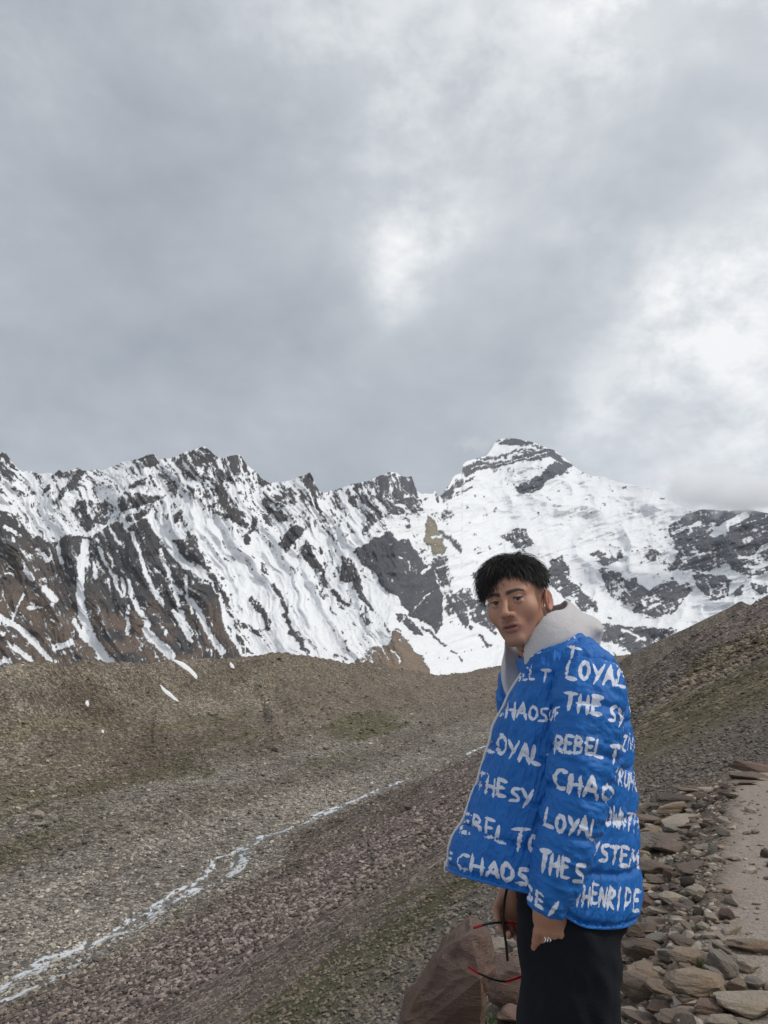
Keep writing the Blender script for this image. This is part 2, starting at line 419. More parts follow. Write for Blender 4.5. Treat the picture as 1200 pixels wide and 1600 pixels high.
# ------------------------------------------------------------------ mountains: a snowy range on the left, the banded summit behind
SKY = [(-160, 735), (-60, 716), (0, 708), (8, 706), (12, 714), (25, 730), (35, 738), (45, 735), (52, 738), (60, 740), (78, 739), (85, 741), (92, 733), (98, 738), (112, 735), (122, 731),
       (130, 736), (145, 735), (153, 733), (160, 735), (172, 730), (180, 728), (190, 722), (205, 720), (218, 716), (232, 710), (238, 709), (243, 712), (248, 719), (262, 716),
       (275, 714), (285, 707), (300, 704), (308, 701), (318, 697), (326, 702), (335, 710), (345, 716), (352, 714), (365, 711), (376, 711), (386, 727), (400, 738), (410, 748),
       (422, 755), (435, 753), (455, 750), (466, 745), (472, 744), (484, 738), (488, 745), (494, 758), (500, 768), (507, 770), (520, 766), (540, 760), (560, 754), (578, 750),
       (590, 745), (605, 739), (618, 737), (625, 743), (633, 746), (643, 744), (647, 755), (652, 768), (658, 771), (676, 772), (680, 766), (684, 774), (690, 774), (695, 765),
       (703, 757), (708, 745), (712, 742), (721, 739), (723, 726), (728, 721), (745, 716), (760, 712), (768, 702), (773, 692), (780, 686), (800, 684), (815, 687), (830, 690), (845, 696),
       (855, 700), (865, 703), (873, 708), (880, 714), (890, 722), (898, 730), (910, 738), (925, 744), (945, 745), (955, 750), (965, 753), (985, 757), (1005, 761), (1020, 763),
       (1035, 775), (1055, 788), (1080, 796), (1105, 796), (1140, 798), (1170, 796), (1200, 802), (1260, 790), (1360, 770), (1480, 800)]
SKY = np.array(SKY, float)
MX = np.arange(-150, 1470, 1.2); NR = 320
ridge = np.interp(MX, SKY[:, 0], SKY[:, 1])
ridge = ridge + 3.0 * (fbm(MX / 6, MX * 0, 4, .6, seed=80) - .5) * np.interp(MX, [600, 700, 1000], [1, .5, .2])
basep = np.interp(MX, [-150, 800, 1000, 1500], [1085, 1085, 1070, 1060])
S = np.linspace(0, 1, NR)[:, None]
PX = np.broadcast_to(MX, (NR, len(MX))).copy(); PY = basep + (ridge - basep) * S
wx = 3.5 * (fbm(PX / 3.2, PY / 3.2, 3, .6, seed=85) - .5) + 8 * (fbm(PX / 9, PY / 9, 4, .55, seed=81) - .5) + np.where(PX > 600, 18, 10) * (fbm(PX / 30, PY / 30, 3, seed=82) - .5)
wy = 3.5 * (fbm(PX / 3.2, PY / 3.2, 3, .6, seed=86) - .5) + 8 * (fbm(PX / 9, PY / 9, 4, .55, seed=83) - .5) + np.where(PX > 600, 18, 10) * (fbm(PX / 30, PY / 30, 3, seed=84) - .5)
QX, QY = PX + wx, PY + wy

def inpoly(poly):
    poly = np.array(poly, float)
    x0, y0 = poly.min(0) - 1; x1, y1 = poly.max(0) + 1
    out = np.zeros(PX.shape, bool)
    sel = (QX > x0) & (QX < x1) & (QY > y0) & (QY < y1)
    X, Yv = QX[sel], QY[sel]; ins = np.zeros(X.shape, bool)
    n = len(poly)
    for i in range(n):
        xa, ya = poly[i]; xb, yb = poly[(i + 1) % n]
        if ya == yb: continue
        c = ((ya > Yv) != (yb > Yv)) & (X < (xb - xa) * (Yv - ya) / (yb - ya) + xa)
        ins ^= c
    out[sel] = ins; return out

def stroke(pts, w, warp=1.0):
    d = np.full(PX.shape, 1e9)
    X = PX + wx * warp; Yv = PY + wy * warp
    if len(pts) == 1: pts = [pts[0], (pts[0][0] + .1, pts[0][1])]
    for (xa, ya), (xb, yb) in zip(pts[:-1], pts[1:]):
        dx, dy = xb - xa, yb - ya; L = dx * dx + dy * dy
        t = np.clip(((X - xa) * dx + (Yv - ya) * dy) / L, 0, 1)
        d = np.minimum(d, np.hypot(X - xa - t * dx, Yv - ya - t * dy))
    return 1 - sstep(w * .30, w * .62, d)

def blur0(a):
    for ax in (0, 1):
        for _ in range(12): a = (np.roll(a, 1, ax) + a + np.roll(a, -1, ax)) / 3
    return a
rho = np.full(PX.shape, .10)
hsk = PY - ridge                                     # pixels below the crest
rho += .24 * (1 - sstep(0, 110, hsk)) * (MX < 640)
rho += np.where(PX > 700, -.10, 0)
polys = [
 (.83, [(-160, 790), (0, 800), (25, 805), (40, 830), (50, 840), (60, 838), (72, 845), (80, 850), (105, 838), (140, 840), (180, 815), (200, 832), (225, 808), (240, 822), (262, 858), (275, 880), (300, 895), (340, 940), (375, 1020), (380, 1085), (-160, 1085)]),
 (.95, [(200, 825), (222, 808), (232, 812), (250, 842), (258, 870), (262, 915), (268, 945), (280, 980), (270, 965), (255, 935), (240, 900), (222, 870), (210, 845)]),
 (.95, [(203, 885), (222, 885), (230, 950), (236, 972), (222, 955), (208, 920)]),
 (.92, [(140, 842), (170, 822), (190, 815), (194, 840), (185, 850), (190, 880), (180, 878), (160, 855), (150, 870), (135, 880), (138, 855)]),
 (.97, [(300, 915), (322, 905), (338, 930), (347, 960), (357, 1000), (352, 1024), (332, 1002), (315, 962)]),
 (.92, [(292, 830), (310, 855), (325, 880), (340, 910), (355, 935), (367, 955), (352, 945), (333, 915), (316, 885), (296, 870)]),
 (.9, [(355, 950), (375, 972), (402, 985), (411, 996), (395, 992), (368, 977)]), (.92, [(365, 975), (385, 1000), (398, 1022), (374, 1022)]),
 (.62, [(-40, 715), (0, 708), (12, 714), (28, 735), (20, 752), (0, 742), (-40, 745)]),
 (.6, [(140, 780), (155, 785), (165, 780), (175, 800), (165, 820), (150, 815), (135, 832), (120, 815), (108, 805), (115, 790)]),
 (.78, [(190, 765), (210, 750), (230, 745), (230, 756), (205, 763)]), (.70, [(180, 785), (195, 768), (240, 772), (262, 770), (235, 785), (210, 795), (190, 800)]),
 (.66, [(190, 810), (210, 798), (225, 795), (238, 785), (232, 805), (200, 815)]), (.85, [(212, 718), (238, 708), (249, 724), (230, 728)]),
 (.58, [(278, 715), (300, 704), (318, 696), (330, 705), (345, 740), (350, 770), (345, 790), (335, 785), (320, 760), (300, 775), (285, 745)]),
 (.54, [(300, 760), (325, 750), (350, 790), (380, 800), (390, 840), (385, 850), (375, 820), (350, 810), (320, 800), (300, 790)]),
 (.85, [(268, 845), (285, 845), (302, 860), (300, 878), (280, 866)]), (.66, [(362, 710), (378, 710), (386, 728), (380, 747), (365, 735), (357, 725)]),
 (.85, [(400, 738), (410, 748), (423, 755), (408, 763), (399, 756)]), (.92, [(472, 746), (484, 737), (495, 767), (485, 767), (478, 757)]),
 (.82, [(425, 800), (440, 799), (451, 815), (435, 816)]), (.88, [(438, 850), (450, 830), (465, 817), (476, 830), (462, 846), (447, 863)]),
 (.88, [(469, 866), (478, 847), (491, 865), (496, 891), (485, 886)]),
 (.86, [(530, 864), (545, 869), (556, 890), (566, 920), (581, 950), (589, 961), (578, 956), (560, 926), (548, 911), (528, 911), (534, 895)]),
 (.58, [(540, 765), (580, 750), (605, 738), (640, 743), (650, 770), (660, 800), (640, 806), (610, 800), (590, 815), (570, 830), (560, 820), (575, 800), (550, 790)]),
 (.85, [(588, 750), (605, 740), (606, 760), (594, 762)]), (.8, [(640, 745), (648, 765), (640, 770), (636, 752)]),
 (1.05, [(550, 861), (575, 845), (600, 834), (612, 831), (618, 848), (635, 845), (655, 865), (668, 885), (672, 872), (682, 880), (687, 930), (694, 980), (686, 991), (670, 972), (655, 961), (640, 956), (620, 936), (605, 926), (592, 906), (575, 890), (560, 870)]),
 (.9, [(660, 826), (668, 810), (680, 814), (689, 835), (697, 857), (682, 866), (672, 861), (668, 845)]),
 (.85, [(620, 954), (640, 960), (655, 980), (663, 997), (650, 991), (630, 976)]), (1.0, [(605, 1008), (614, 983), (640, 1010), (660, 1030), (672, 1050), (675, 1085), (560, 1085), (590, 1010)]),
 (.62, [(555, 1035), (590, 1005), (600, 1045), (590, 1085)]),
 (.58, [(675, 868), (697, 868), (702, 900), (707, 930), (712, 960), (700, 962), (690, 920), (685, 890)]), (.64, [(704, 930), (735, 918), (739, 950), (728, 987), (719, 962), (707, 946)]),
 (.68, [(738, 935), (766, 928), (780, 985), (745, 978), (737, 960)]), (.62, [(740, 893), (768, 880), (775, 910), (745, 916)]),
 (.98, [(722, 729), (765, 721), (800, 713), (850, 703), (865, 702), (880, 713), (891, 723), (894, 731), (880, 724), (860, 713), (820, 719), (790, 725), (762, 731), (740, 739), (722, 740)]),
 (.62, [(772, 692), (785, 687), (835, 692), (852, 700), (820, 701), (790, 698)]), (.88, [(803, 761), (820, 755), (845, 745), (850, 735), (870, 722), (894, 729), (882, 739), (862, 749), (845, 763), (830, 771), (815, 769)]),
 (.74, [(689, 776), (700, 759), (708, 745), (737, 747), (720, 753), (705, 763), (713, 773), (700, 779)]), (.74, [(691, 799), (705, 799), (709, 813), (695, 811)]),
 (.8, [(787, 838), (800, 829), (820, 829), (834, 850), (820, 861), (805, 856), (795, 846)]), (.5, [(812, 862), (826, 858), (826, 871), (812, 871)]),
 (.74, [(862, 873), (880, 870), (890, 905), (930, 945), (936, 956), (910, 956), (870, 926), (860, 900)]), (.46, [(918, 861), (935, 855), (955, 850), (970, 855), (977, 871), (960, 881), (945, 886), (930, 876)]),
 (.60, [(934, 890), (960, 894), (975, 905), (990, 899), (1002, 920), (980, 946), (960, 931), (945, 921)]),
 (.72, [(978, 926), (990, 909), (1015, 919), (1040, 904), (1076, 914), (1081, 931), (1060, 946), (1055, 961), (1020, 961), (990, 951)]),
 (.45, [(1000, 848), (1030, 860), (1060, 888), (1040, 888), (1010, 870)]),
 (.76, [(1048, 814), (1105, 794), (1150, 798), (1200, 788), (1480, 780), (1480, 900), (1200, 896), (1165, 901), (1150, 896), (1130, 881), (1085, 893), (1043, 886), (1060, 860), (1050, 835)]),
 (.74, [(1078, 895), (1120, 894), (1141, 909), (1141, 931), (1120, 936), (1090, 921)]), (.7, [(1150, 918), (1162, 917), (1160, 930), (1150, 930)]), (.62, [(1163, 908), (1200, 915), (1200, 928), (1180, 925)]),
 (.82, [(925, 985), (940, 974), (975, 977), (1020, 985), (1062, 984), (1064, 996), (1020, 1012), (1000, 1035), (965, 1004), (940, 1002)]),
]
for r, pl in polys:
    m = inpoly(pl); rho = np.where(m, np.where(r > .5, np.maximum(rho, r), r), rho)
for r, w, pts in [
 (.85, 10, [(126, 733), (110, 760), (92, 775)]), (.85, 8, [(95, 733), (88, 742)]), (.8, 7, [(78, 758), (66, 772)]), (.9, 13, [(345, 738), (348, 786)]), (.9, 10, [(397, 806), (388, 850)]),
 (.85, 7, [(272, 815), (280, 800)]), (.85, 7, [(487, 770), (500, 800), (508, 812)]), (.7, 5, [(452, 765), (460, 785)]), (.85, 7, [(415, 785), (422, 802)]), (.8, 4, [(463, 848), (463, 866)]),
 (.85, 6, [(495, 878), (505, 905), (508, 916)]), (.8, 6, [(500, 854), (503, 862)]), (.85, 10, [(411, 880), (414, 896)]), (.9, 8, [(425, 913), (440, 930), (446, 957)]), (.9, 11, [(394, 938), (413, 963), (418, 980)]),
 (.9, 8, [(443, 963), (458, 985)]), (.95, 8, [(460, 988), (482, 1018)]), (.8, 10, [(520, 925), (542, 947)]), (.8, 7, [(565, 960), (576, 972)]), (.8, 4, [(660, 980), (690, 1000), (702, 1006)]), (.7, 3, [(705, 1010), (730, 1030)]),
 (.88, 7, [(690, 832), (706, 850), (722, 861)]), (.7, 6, [(717, 771), (731, 762)]), (.9, 6, [(680, 769)]), (.85, 9, [(684, 779)]), (.75, 3, [(745, 719), (800, 708), (858, 702)]), (.85, 9, [(735, 984)]),
 (.85, 5, [(750, 1000), (770, 1010)]), (.75, 6, [(530, 812)]), (.8, 5, [(450, 762)]), (.75, 5, [(60, 738)])]:
    rho = np.maximum(rho, r * stroke(pts, w))
for amt, w, pts in [
 (.9, 7, [(206, 832), (213, 852), (225, 885), (238, 915), (255, 945)]), (.8, 6, [(172, 828), (180, 845), (187, 850)]), (.8, 6, [(153, 855), (163, 875), (172, 890), (183, 915), (192, 932)]), (.7, 5, [(148, 880), (150, 905)]),
 (.95, 13, [(133, 848), (128, 870), (124, 905), (126, 940), (132, 965)]), (1, 17, [(132, 965), (145, 1000), (160, 1022), (172, 1032)]), (.9, 9, [(202, 910), (208, 935), (220, 960), (232, 978)]), (.95, 15, [(228, 985), (246, 1003), (266, 1024)]),
 (.8, 7, [(250, 860), (258, 880), (270, 910), (278, 945), (288, 970), (300, 992)]), (.8, 4, [(38, 928), (30, 945), (20, 970)]), (1, 11, [(0, 963), (25, 978), (50, 1002), (78, 1030)]), (.8, 8, [(60, 860), (76, 876)]),
 (.8, 9, [(40, 890), (50, 905)]), (.8, 13, [(70, 920), (85, 937)]), (.7, 6, [(45, 950), (65, 950)]), (.85, 9, [(118, 972), (136, 1002)]), (.9, 11, [(88, 1012), (112, 1003)]), (.8, 7, [(240, 822), (262, 855), (285, 885), (297, 889)]),
 (.8, 5, [(290, 900), (292, 930), (300, 960)]), (.9, 9, [(272, 955), (290, 985), (300, 1000)]), (1, 10, [(300, 940), (320, 978), (346, 1020)]), (.9, 7, [(350, 945), (354, 985), (378, 1022)]), (.8, 5, [(368, 985), (394, 1018)]),
 (.8, 6, [(8, 822), (30, 838)]), (.7, 7, [(90, 855), (95, 880)]), (.8, 9, [(25, 1010), (50, 1032)]), (.7, 8, [(0, 1035), (15, 1030)]), (.7, 7, [(190, 905), (200, 940), (198, 990)]), (.7, 5, [(168, 905), (176, 930)]),
 (.8, 3, [(636, 880), (638, 891)]), (.9, 6, [(659, 897), (672, 884)]), (.8, 3.5, [(648, 951), (660, 930), (670, 922)]), (.7, 4, [(654, 864), (662, 878)]), (.7, 5, [(616, 858), (632, 864)]), (.5, 3, [(618, 870), (626, 876)]),
 (.9, 3, [(610, 1015), (625, 1035)]), (.8, 3, [(596, 1010), (606, 1028)]), (.8, 2, [(735, 733), (800, 719), (855, 708)]), (.9, 7, [(1055, 830), (1095, 818)]), (.9, 11, [(1118, 832), (1168, 806)]), (.9, 4, [(1158, 871), (1182, 865)]), (.9, 9, [(1188, 861), (1210, 853)]),
 (.9, 5, [(1163, 885), (1195, 884)]), (.7, 5, [(1015, 945), (1030, 943)]), (.6, 4, [(1070, 870), (1110, 860)]), (.9, 6, [(975, 985), (1010, 1000)]), (.6, 8, [(1190, 880), (1230, 890)])]:
    rho = rho - amt * stroke(pts, w, .6)
for amt, pl in [(.13, [(385, 850), (450, 880), (520, 960), (600, 1000), (590, 1085), (380, 1085), (330, 900)]), (.14, [(700, 960), (790, 1000), (800, 1085), (680, 1085), (640, 1000)]),
                (.12, [(740, 745), (830, 780), (1000, 765), (1040, 820), (930, 850), (850, 900), (780, 830), (720, 800)]), (.10, [(30, 750), (140, 745), (110, 830), (50, 830)]), (.12, [(1060, 930), (1150, 940), (1200, 950), (1000, 1000)])]:
    rho = rho - amt * blur0(inpoly(pl).astype(float))
# streaked detail along the fall line
fx, fy = .50, .87
fa = PX * fx + PY * fy; fc = PX * fy - PY * fx
fc = fc + 20 * (fbm(PX / 70, PY / 70, 3, .5, seed=88) - .5) * 2
kl = 1 - sstep(560, 700, PX)
st1 = fbm(fc / 5, fa / 34, 4, .6, seed=90); st2 = fbm(PX / 5.5, PY / 5.0, 4, .6, seed=91)
sa, sc_ = PX * .94 - PY * .34, PX * .34 + PY * .94
st3 = fbm(sa / 30, sc_ / 4.5, 4, .6, seed=92)
st4 = fbm(fc / 2.6, fa / 9.0, 4, .65, seed=93); st5 = fbm(PX / 15, PY / 13, 4, .6, seed=94)
nrm = lambda a: (a - a.mean()) / a.std()
mixn = kl * (.50 * nrm(st1) + .30 * nrm(st2) + .12 * nrm(st3) + .46 * nrm(st4) + .26 * nrm(st5)) + (1 - kl) * (.22 * nrm(st1) + .36 * nrm(st2) + .46 * nrm(st3) + .26 * nrm(st4) + .24 * nrm(st5))
rock = sstep(-.06, .06, np.where(rho > .7, .5 + (rho - .5) * .86, rho) - .5 + .30 * mixn)
# depth: how far each part stands, from foot to crest, with ribs standing proud of the gullies
Dr = np.interp(MX, [-150, 560, 640, 700, 770, 1000, 1200, 1470], [2350, 2600, 2750, 3700, 5100, 5000, 4300, 3900])
Db = np.interp(MX, [-150, 500, 700, 820, 1000, 1470], [1350, 1450, 1600, 2200, 2800, 2600])
def sm1(a, n):
    k = np.hanning(n); k /= k.sum(); return np.convolve(np.pad(a, n // 2, mode='edge'), k, 'valid')[:len(a)]
rsm = sm1(ridge, 61); Dr, Db = sm1(Dr, 91), sm1(Db, 91)
SS = np.clip((basep - PY) / (basep - rsm), 0, 1.4)
prof = np.interp(SS, [0, .2, .5, .8, 1, 1.4], [0, .24, .56, .83, 1, 1.2])
DEP = Db + (Dr - Db) * prof
def blur(a, n):
    for ax in (0, 1):
        for _ in range(2):
            k = np.ones(n) / n
            pad = np.concatenate([np.repeat(np.take(a, [0], ax), n // 2, ax), a, np.repeat(np.take(a, [-1], ax), n - 1 - n // 2, ax)], ax)
            cs = np.cumsum(pad, ax); z0 = np.zeros_like(np.take(cs, [0], ax)); cs = np.concatenate([z0, cs], ax)
            a = (np.take(cs, range(n, cs.shape[ax]), ax) - np.take(cs, range(0, cs.shape[ax] - n), ax)) / n
    return a
rb = blur(rock, 9); rb2 = blur(rock, 31)
rg1 = fbm(fc / 75 + 3, fa / 210, 3, .5, seed=95, ridged=True)
rg2 = fbm(fc / 22, fa / 75, 4, .55, seed=96, ridged=True)
iso = fbm(PX / 40, PY / 40, 5, .55, seed=97, ridged=True)
ice = fbm(sa / 60 + .6 * fbm(PX / 70, PY / 70, 3, seed=98), sc_ / 11, 4, .6, seed=99, ridged=True)
isl = fbm(PX / 75 + .5 * fbm(PX / 50, PY / 50, 2, seed=108), PY / 48, 3, .45, seed=107, ridged=True)
px_m = DEP / 1200
edge = 1 - .6 * sstep(.9, 1., SS)
rel = kl * (34 * (rg1 - .5) + 15 * (rg2 - .5) + 8 * (iso - .5)) + (1 - kl) * (5 * (rg1 - .5) + 30 * (isl - .5) + 9 * (ice - .5) + 8 * (iso - .5) * (.3 + rb2))
rel = rel * 1.9 + 10 * rb + 12 * rb2 + 3.0 * (st2 - .5) * rock + 5 * (st1 - .5) * rock
DEP = DEP - rel * px_m * edge
MV = pix(PX, PY, DEP)
# far side, so that the mountains are solid
back = []
for k, (dy, dzf) in enumerate([(.03, .97), (.10, .88), (.25, .66), (.5, .3), (.8, -.05)]):
    top = MV[-1].copy(); b_ = top.copy(); b_[:, 1] = top[:, 1] * (1 + dy); b_[:, 0] = top[:, 0] * (1 + .3 * dy)
    b_[:, 2] = (top[:, 2]) * dzf - 20 * k + 25 * (fbm(MX / 20, MX * 0 + k, 3, seed=77) - .5)
    back.append(b_[None])
MV = np.concatenate([MV] + back, 0)
ext = lambda a: np.concatenate([a, np.repeat(a[-1:], len(back), 0)], 0)
C = lambda r, g, b: np.array(srgb(r, g, b))
nz = fbm(PX / 25, PY / 25, 4, .55, seed=101)[..., None]
rc = C(70, 69, 71) * (1 - nz) + C(98, 94, 93) * nz
brown = (sstep(900, 985, PY) * (1 - sstep(300, 420, PX)) * sstep(.35, .6, fbm(PX / 30, PY / 22, 3, seed=102)) + (1 - sstep(60, 120, PX)) * .5 * sstep(820, 900, PY))[..., None]
rc = rc * (1 - np.clip(brown, 0, 1)) + C(122, 106, 94) * np.clip(brown, 0, 1)
kw = sstep(540, 580, PX)[..., None]; rc = rc * (1 - kw) + (C(84, 85, 91) * (1 - nz) + C(108, 108, 113) * nz) * kw
tanm = blur(inpoly([(660, 826), (668, 810), (680, 814), (689, 835), (697, 857), (682, 866), (672, 861)]).astype(float), 5)[..., None]
rc = rc * (1 - tanm) + C(152, 142, 124) * tanm
orm = blur((inpoly([(603, 1005), (614, 983), (640, 1010), (660, 1030), (672, 1050), (675, 1085), (560, 1085), (590, 1010)]) | inpoly([(555, 1035), (590, 1005), (600, 1045), (590, 1085)])).astype(float), 5)[..., None]
rc = rc * (1 - orm) + C(146, 128, 112) * orm
snow = np.array([.86, .87, .885]) * (.94 + .08 * st2[..., None])
dirty = (sstep(940, 1060, PY) * (1 - sstep(500, 720, PX)) * .25 * fbm(fc / 3, fa / 40, 3, .6, seed=103))[..., None]
snow = snow * (1 - dirty) + np.array([.66, .60, .52]) * dirty
mcol = snow * (1 - rock[..., None]) + rc * (.75 + .5 * st2[..., None]) * rock[..., None]

def mountain_mat():
    m, t, b = mat('mountain_rock_and_snow')
    c = t.node('ShaderNodeTexCoord').outputs['Object']
    rk = t.attr('rock').outputs['Fac']; base = t.attr('Col').outputs['Color']
    n = t.noise(c, .022, 8, .68); n2 = t.noise(c, .09, 5, .65)
    k = t.math('ADD', .70, t.math('MULTIPLY', t.math('ADD', n, n2), .30))
    sc = t.node('ShaderNodeMix'); sc.data_type = 'FLOAT'; t.l.new(rk, sc.inputs[0]); sc.inputs[2].default_value = 1.0; t.l.new(k, sc.inputs[3])
    t.l.new(t.vmath('SCALE', base, sc.outputs[0]), b.inputs['Base Color'])
    b.inputs['Roughness'].default_value = .8; b.inputs['Specular IOR Level'].default_value = .15
    hh = t.math('MULTIPLY', t.math('ADD', n, t.math('MULTIPLY', n2, .35)), t.math('ADD', t.math('MULTIPLY', rk, 26.), 7.0))
    t.l.new(t.bump(hh, .8, 1.0), b.inputs['Normal'])
    return m
MT = new_obj('mountain', MV.reshape(-1, 3), gridfaces(MV.shape[0], MV.shape[1]), mountain_mat())
tag(MT, 'snow covered mountain range with dark rock ribs and banded summit', kind='structure')
vcol(MT, 'Col', ext(mcol).reshape(-1, 3)); vflt(MT, 'rock', ext(rock))

# ------------------------------------------------------------------ stream
def chan(pts, w0, seed, nseg, prev=None):
    P3 = []
    for a, b in pts:
        Y = 54.88 / (.04 - elev(b)); P3.append(pix(a, b, Y)[:2])
    P3 = np.array(P3); L = np.r_[0, np.cumsum(np.hypot(*np.diff(P3, axis=0).T))]
    s = np.linspace(0, L[-1], nseg); x = np.interp(s, L, P3[:, 0]); y = np.interp(s, L, P3[:, 1])
    for _ in range(6):
        x[1:-1] = (x[:-2] + 2 * x[1:-1] + x[2:]) / 4; y[1:-1] = (y[:-2] + 2 * y[1:-1] + y[2:]) / 4
    x = x + np.interp(y, [150, 240], [4.4, 2.2]) * (fbm(s / 11, s * 0, 4, .6, seed=seed) - .5) * 2
    tx, ty = np.gradient(x), np.gradient(y); n = np.hypot(tx, ty); nx, ny = ty / n, -tx / n
    nc = 15; u = np.linspace(-1, 1, nc)[None, :]
    wg = np.interp(y, [110, 180, 260], [1.35, 1.0, .8])
    wl = w0 * wg[:, None] * (.45 + 1.1 * fbm(s / 5, s * 0 + 3, 4, .6, seed=seed + 1))[:, None]; wr = w0 * wg[:, None] * (.45 + 1.1 * fbm(s / 5, s * 0 + 9, 4, .6, seed=seed + 2))[:, None]
    off = np.where(u < 0, u * wl, u * wr)
    X = x[:, None] + nx[:, None] * off; Yv = y[:, None] + ny[:, None] * off
    Z = ground(X, Yv) + .16 * (1 - u ** 4) - .04
    f = fbm(X / 1.1, Yv / 2.2, 4, .6, seed=seed + 4) + .22 * (fbm(s / 6, s * 0, 3, seed=seed + 5)[:, None] - .5) - .26 * np.abs(u) ** 2.5 + .04
    return np.stack([X, Yv, Z], -1).reshape(-1, 3), gridfaces(nseg, nc), f.ravel()
V, F, FO = [], [], []; off = 0
for pts, w0, seed, ns in [(_sp[:15], 2.2, 200, 700), ([(728, 1181), (742, 1174), (757, 1167), (772, 1161)], 1.5, 205, 40), ([(235, 1436), (262, 1412), (300, 1380), (335, 1352), (362, 1334), (372, 1328)], .8, 210, 200),
                          ([(-40, 1615), (46, 1577), (100, 1542), (142, 1517), (165, 1505)], .9, 220, 160), ([(150, 1478), (190, 1448), (235, 1425), (290, 1400)], .7, 230, 120),
                          ([(440, 1304), (465, 1288), (500, 1272), (530, 1262)], .7, 240, 80)]:
    v_, f_, o_ = chan(pts, w0, seed, ns); V.append(v_); F.append(f_ + off); FO.append(o_); off += len(v_)
m, t, b = mat('stream_water')
fo = t.attr('foam').outputs['Fac']; c = t.node('ShaderNodeTexCoord').outputs['Object']
n = t.noise(c, 1.7, 6, .7)
k = t.maprange(t.math('ADD', fo, t.math('MULTIPLY', t.math('SUBTRACT', n, .5), .5)), .42, .60)
t.l.new(t.mix(k, srgb(98, 95, 91), srgb(212, 216, 220)), b.inputs['Base Color'])
b.inputs['Roughness'].default_value = .35
t.l.new(t.bump(n, .6, .15), b.inputs['Normal'])
STR = new_obj('stream', np.concatenate(V), np.concatenate(F), m); vflt(STR, 'foam', np.concatenate(FO))
tag(STR, 'foaming meltwater stream winding down the valley floor', kind='structure')

# ------------------------------------------------------------------ loose stones lying on the ground, far too many to count
def stone_batch(name, X, Y, size, cols, nvar, label, sub=0, flat=(.45, .9), sink=.25, lift=0.0):
    r = np.random.default_rng(abs(hash(name)) % 1000 if False else len(name) * 7)
    bm = bmesh.new(); bmesh.ops.create_icosphere(bm, subdivisions=1, radius=1); base = np.array([v.co for v in bm.verts]); fac = np.array([[v.index for v in f.verts] for f in bm.faces]); bm.free()
    if sub == -1:
        base = np.array([[1, 0, 0], [-1, 0, 0], [0, 1, 0], [0, -1, 0], [0, 0, 1], [0, 0, -1.]]) ; fac = np.array([[0, 2, 4], [2, 1, 4], [1, 3, 4], [3, 0, 4], [2, 0, 5], [1, 2, 5], [3, 1, 5], [0, 3, 5]])
    N = len(X); nv = len(base)
    v = base[None] * (1 + .55 * (r.random((N, nv, 1)) - .5)) + .25 * (r.random((N, nv, 3)) - .5)
    sc = np.stack([.7 + .9 * r.random(N), .6 + .6 * r.random(N), flat[0] + (flat[1] - flat[0]) * r.random(N)], -1) * size[:, None] * .5
    v = v * sc[:, None, :]
    a = r.random(N) * 6.283; ca, sa_ = np.cos(a)[:, None], np.sin(a)[:, None]
    tl = (r.random(N) - .5) * .7; ct, st_ = np.cos(tl)[:, None], np.sin(tl)[:, None]
    x, y, z = v[..., 0], v[..., 1], v[..., 2]
    x, z = x * ct - z * st_, x * st_ + z * ct
    x, y = x * ca - y * sa_, x * sa_ + y * ca
    Z = ground(X, Y) + sc[:, 2] * (1 - 2 * sink) + lift
    V = np.stack([x + X[:, None], y + Y[:, None], z + Z[:, None]], -1).reshape(-1, 3)
    Fa = (fac[None] + (np.arange(N) * nv)[:, None, None]).reshape(-1, 3)
    o = new_obj(name, V, Fa, ROCKV, smooth=False)
    vcol(o, 'Col', np.repeat(cols, nv, 0)); tag(o, label, kind='stuff')
    return o
m, t, b = mat('loose_stone'); ROCKV = m
c = t.node('ShaderNodeTexCoord').outputs['Object']
t.l.new(t.vmath('SCALE', t.attr('Col').outputs['Color'], t.math('ADD', .7, t.math('MULTIPLY', t.noise(c, 25, 5, .65), .6))), b.inputs['Base Color'])
b.inputs['Roughness'].default_value = .9; b.inputs['Specular IOR Level'].default_value = .2

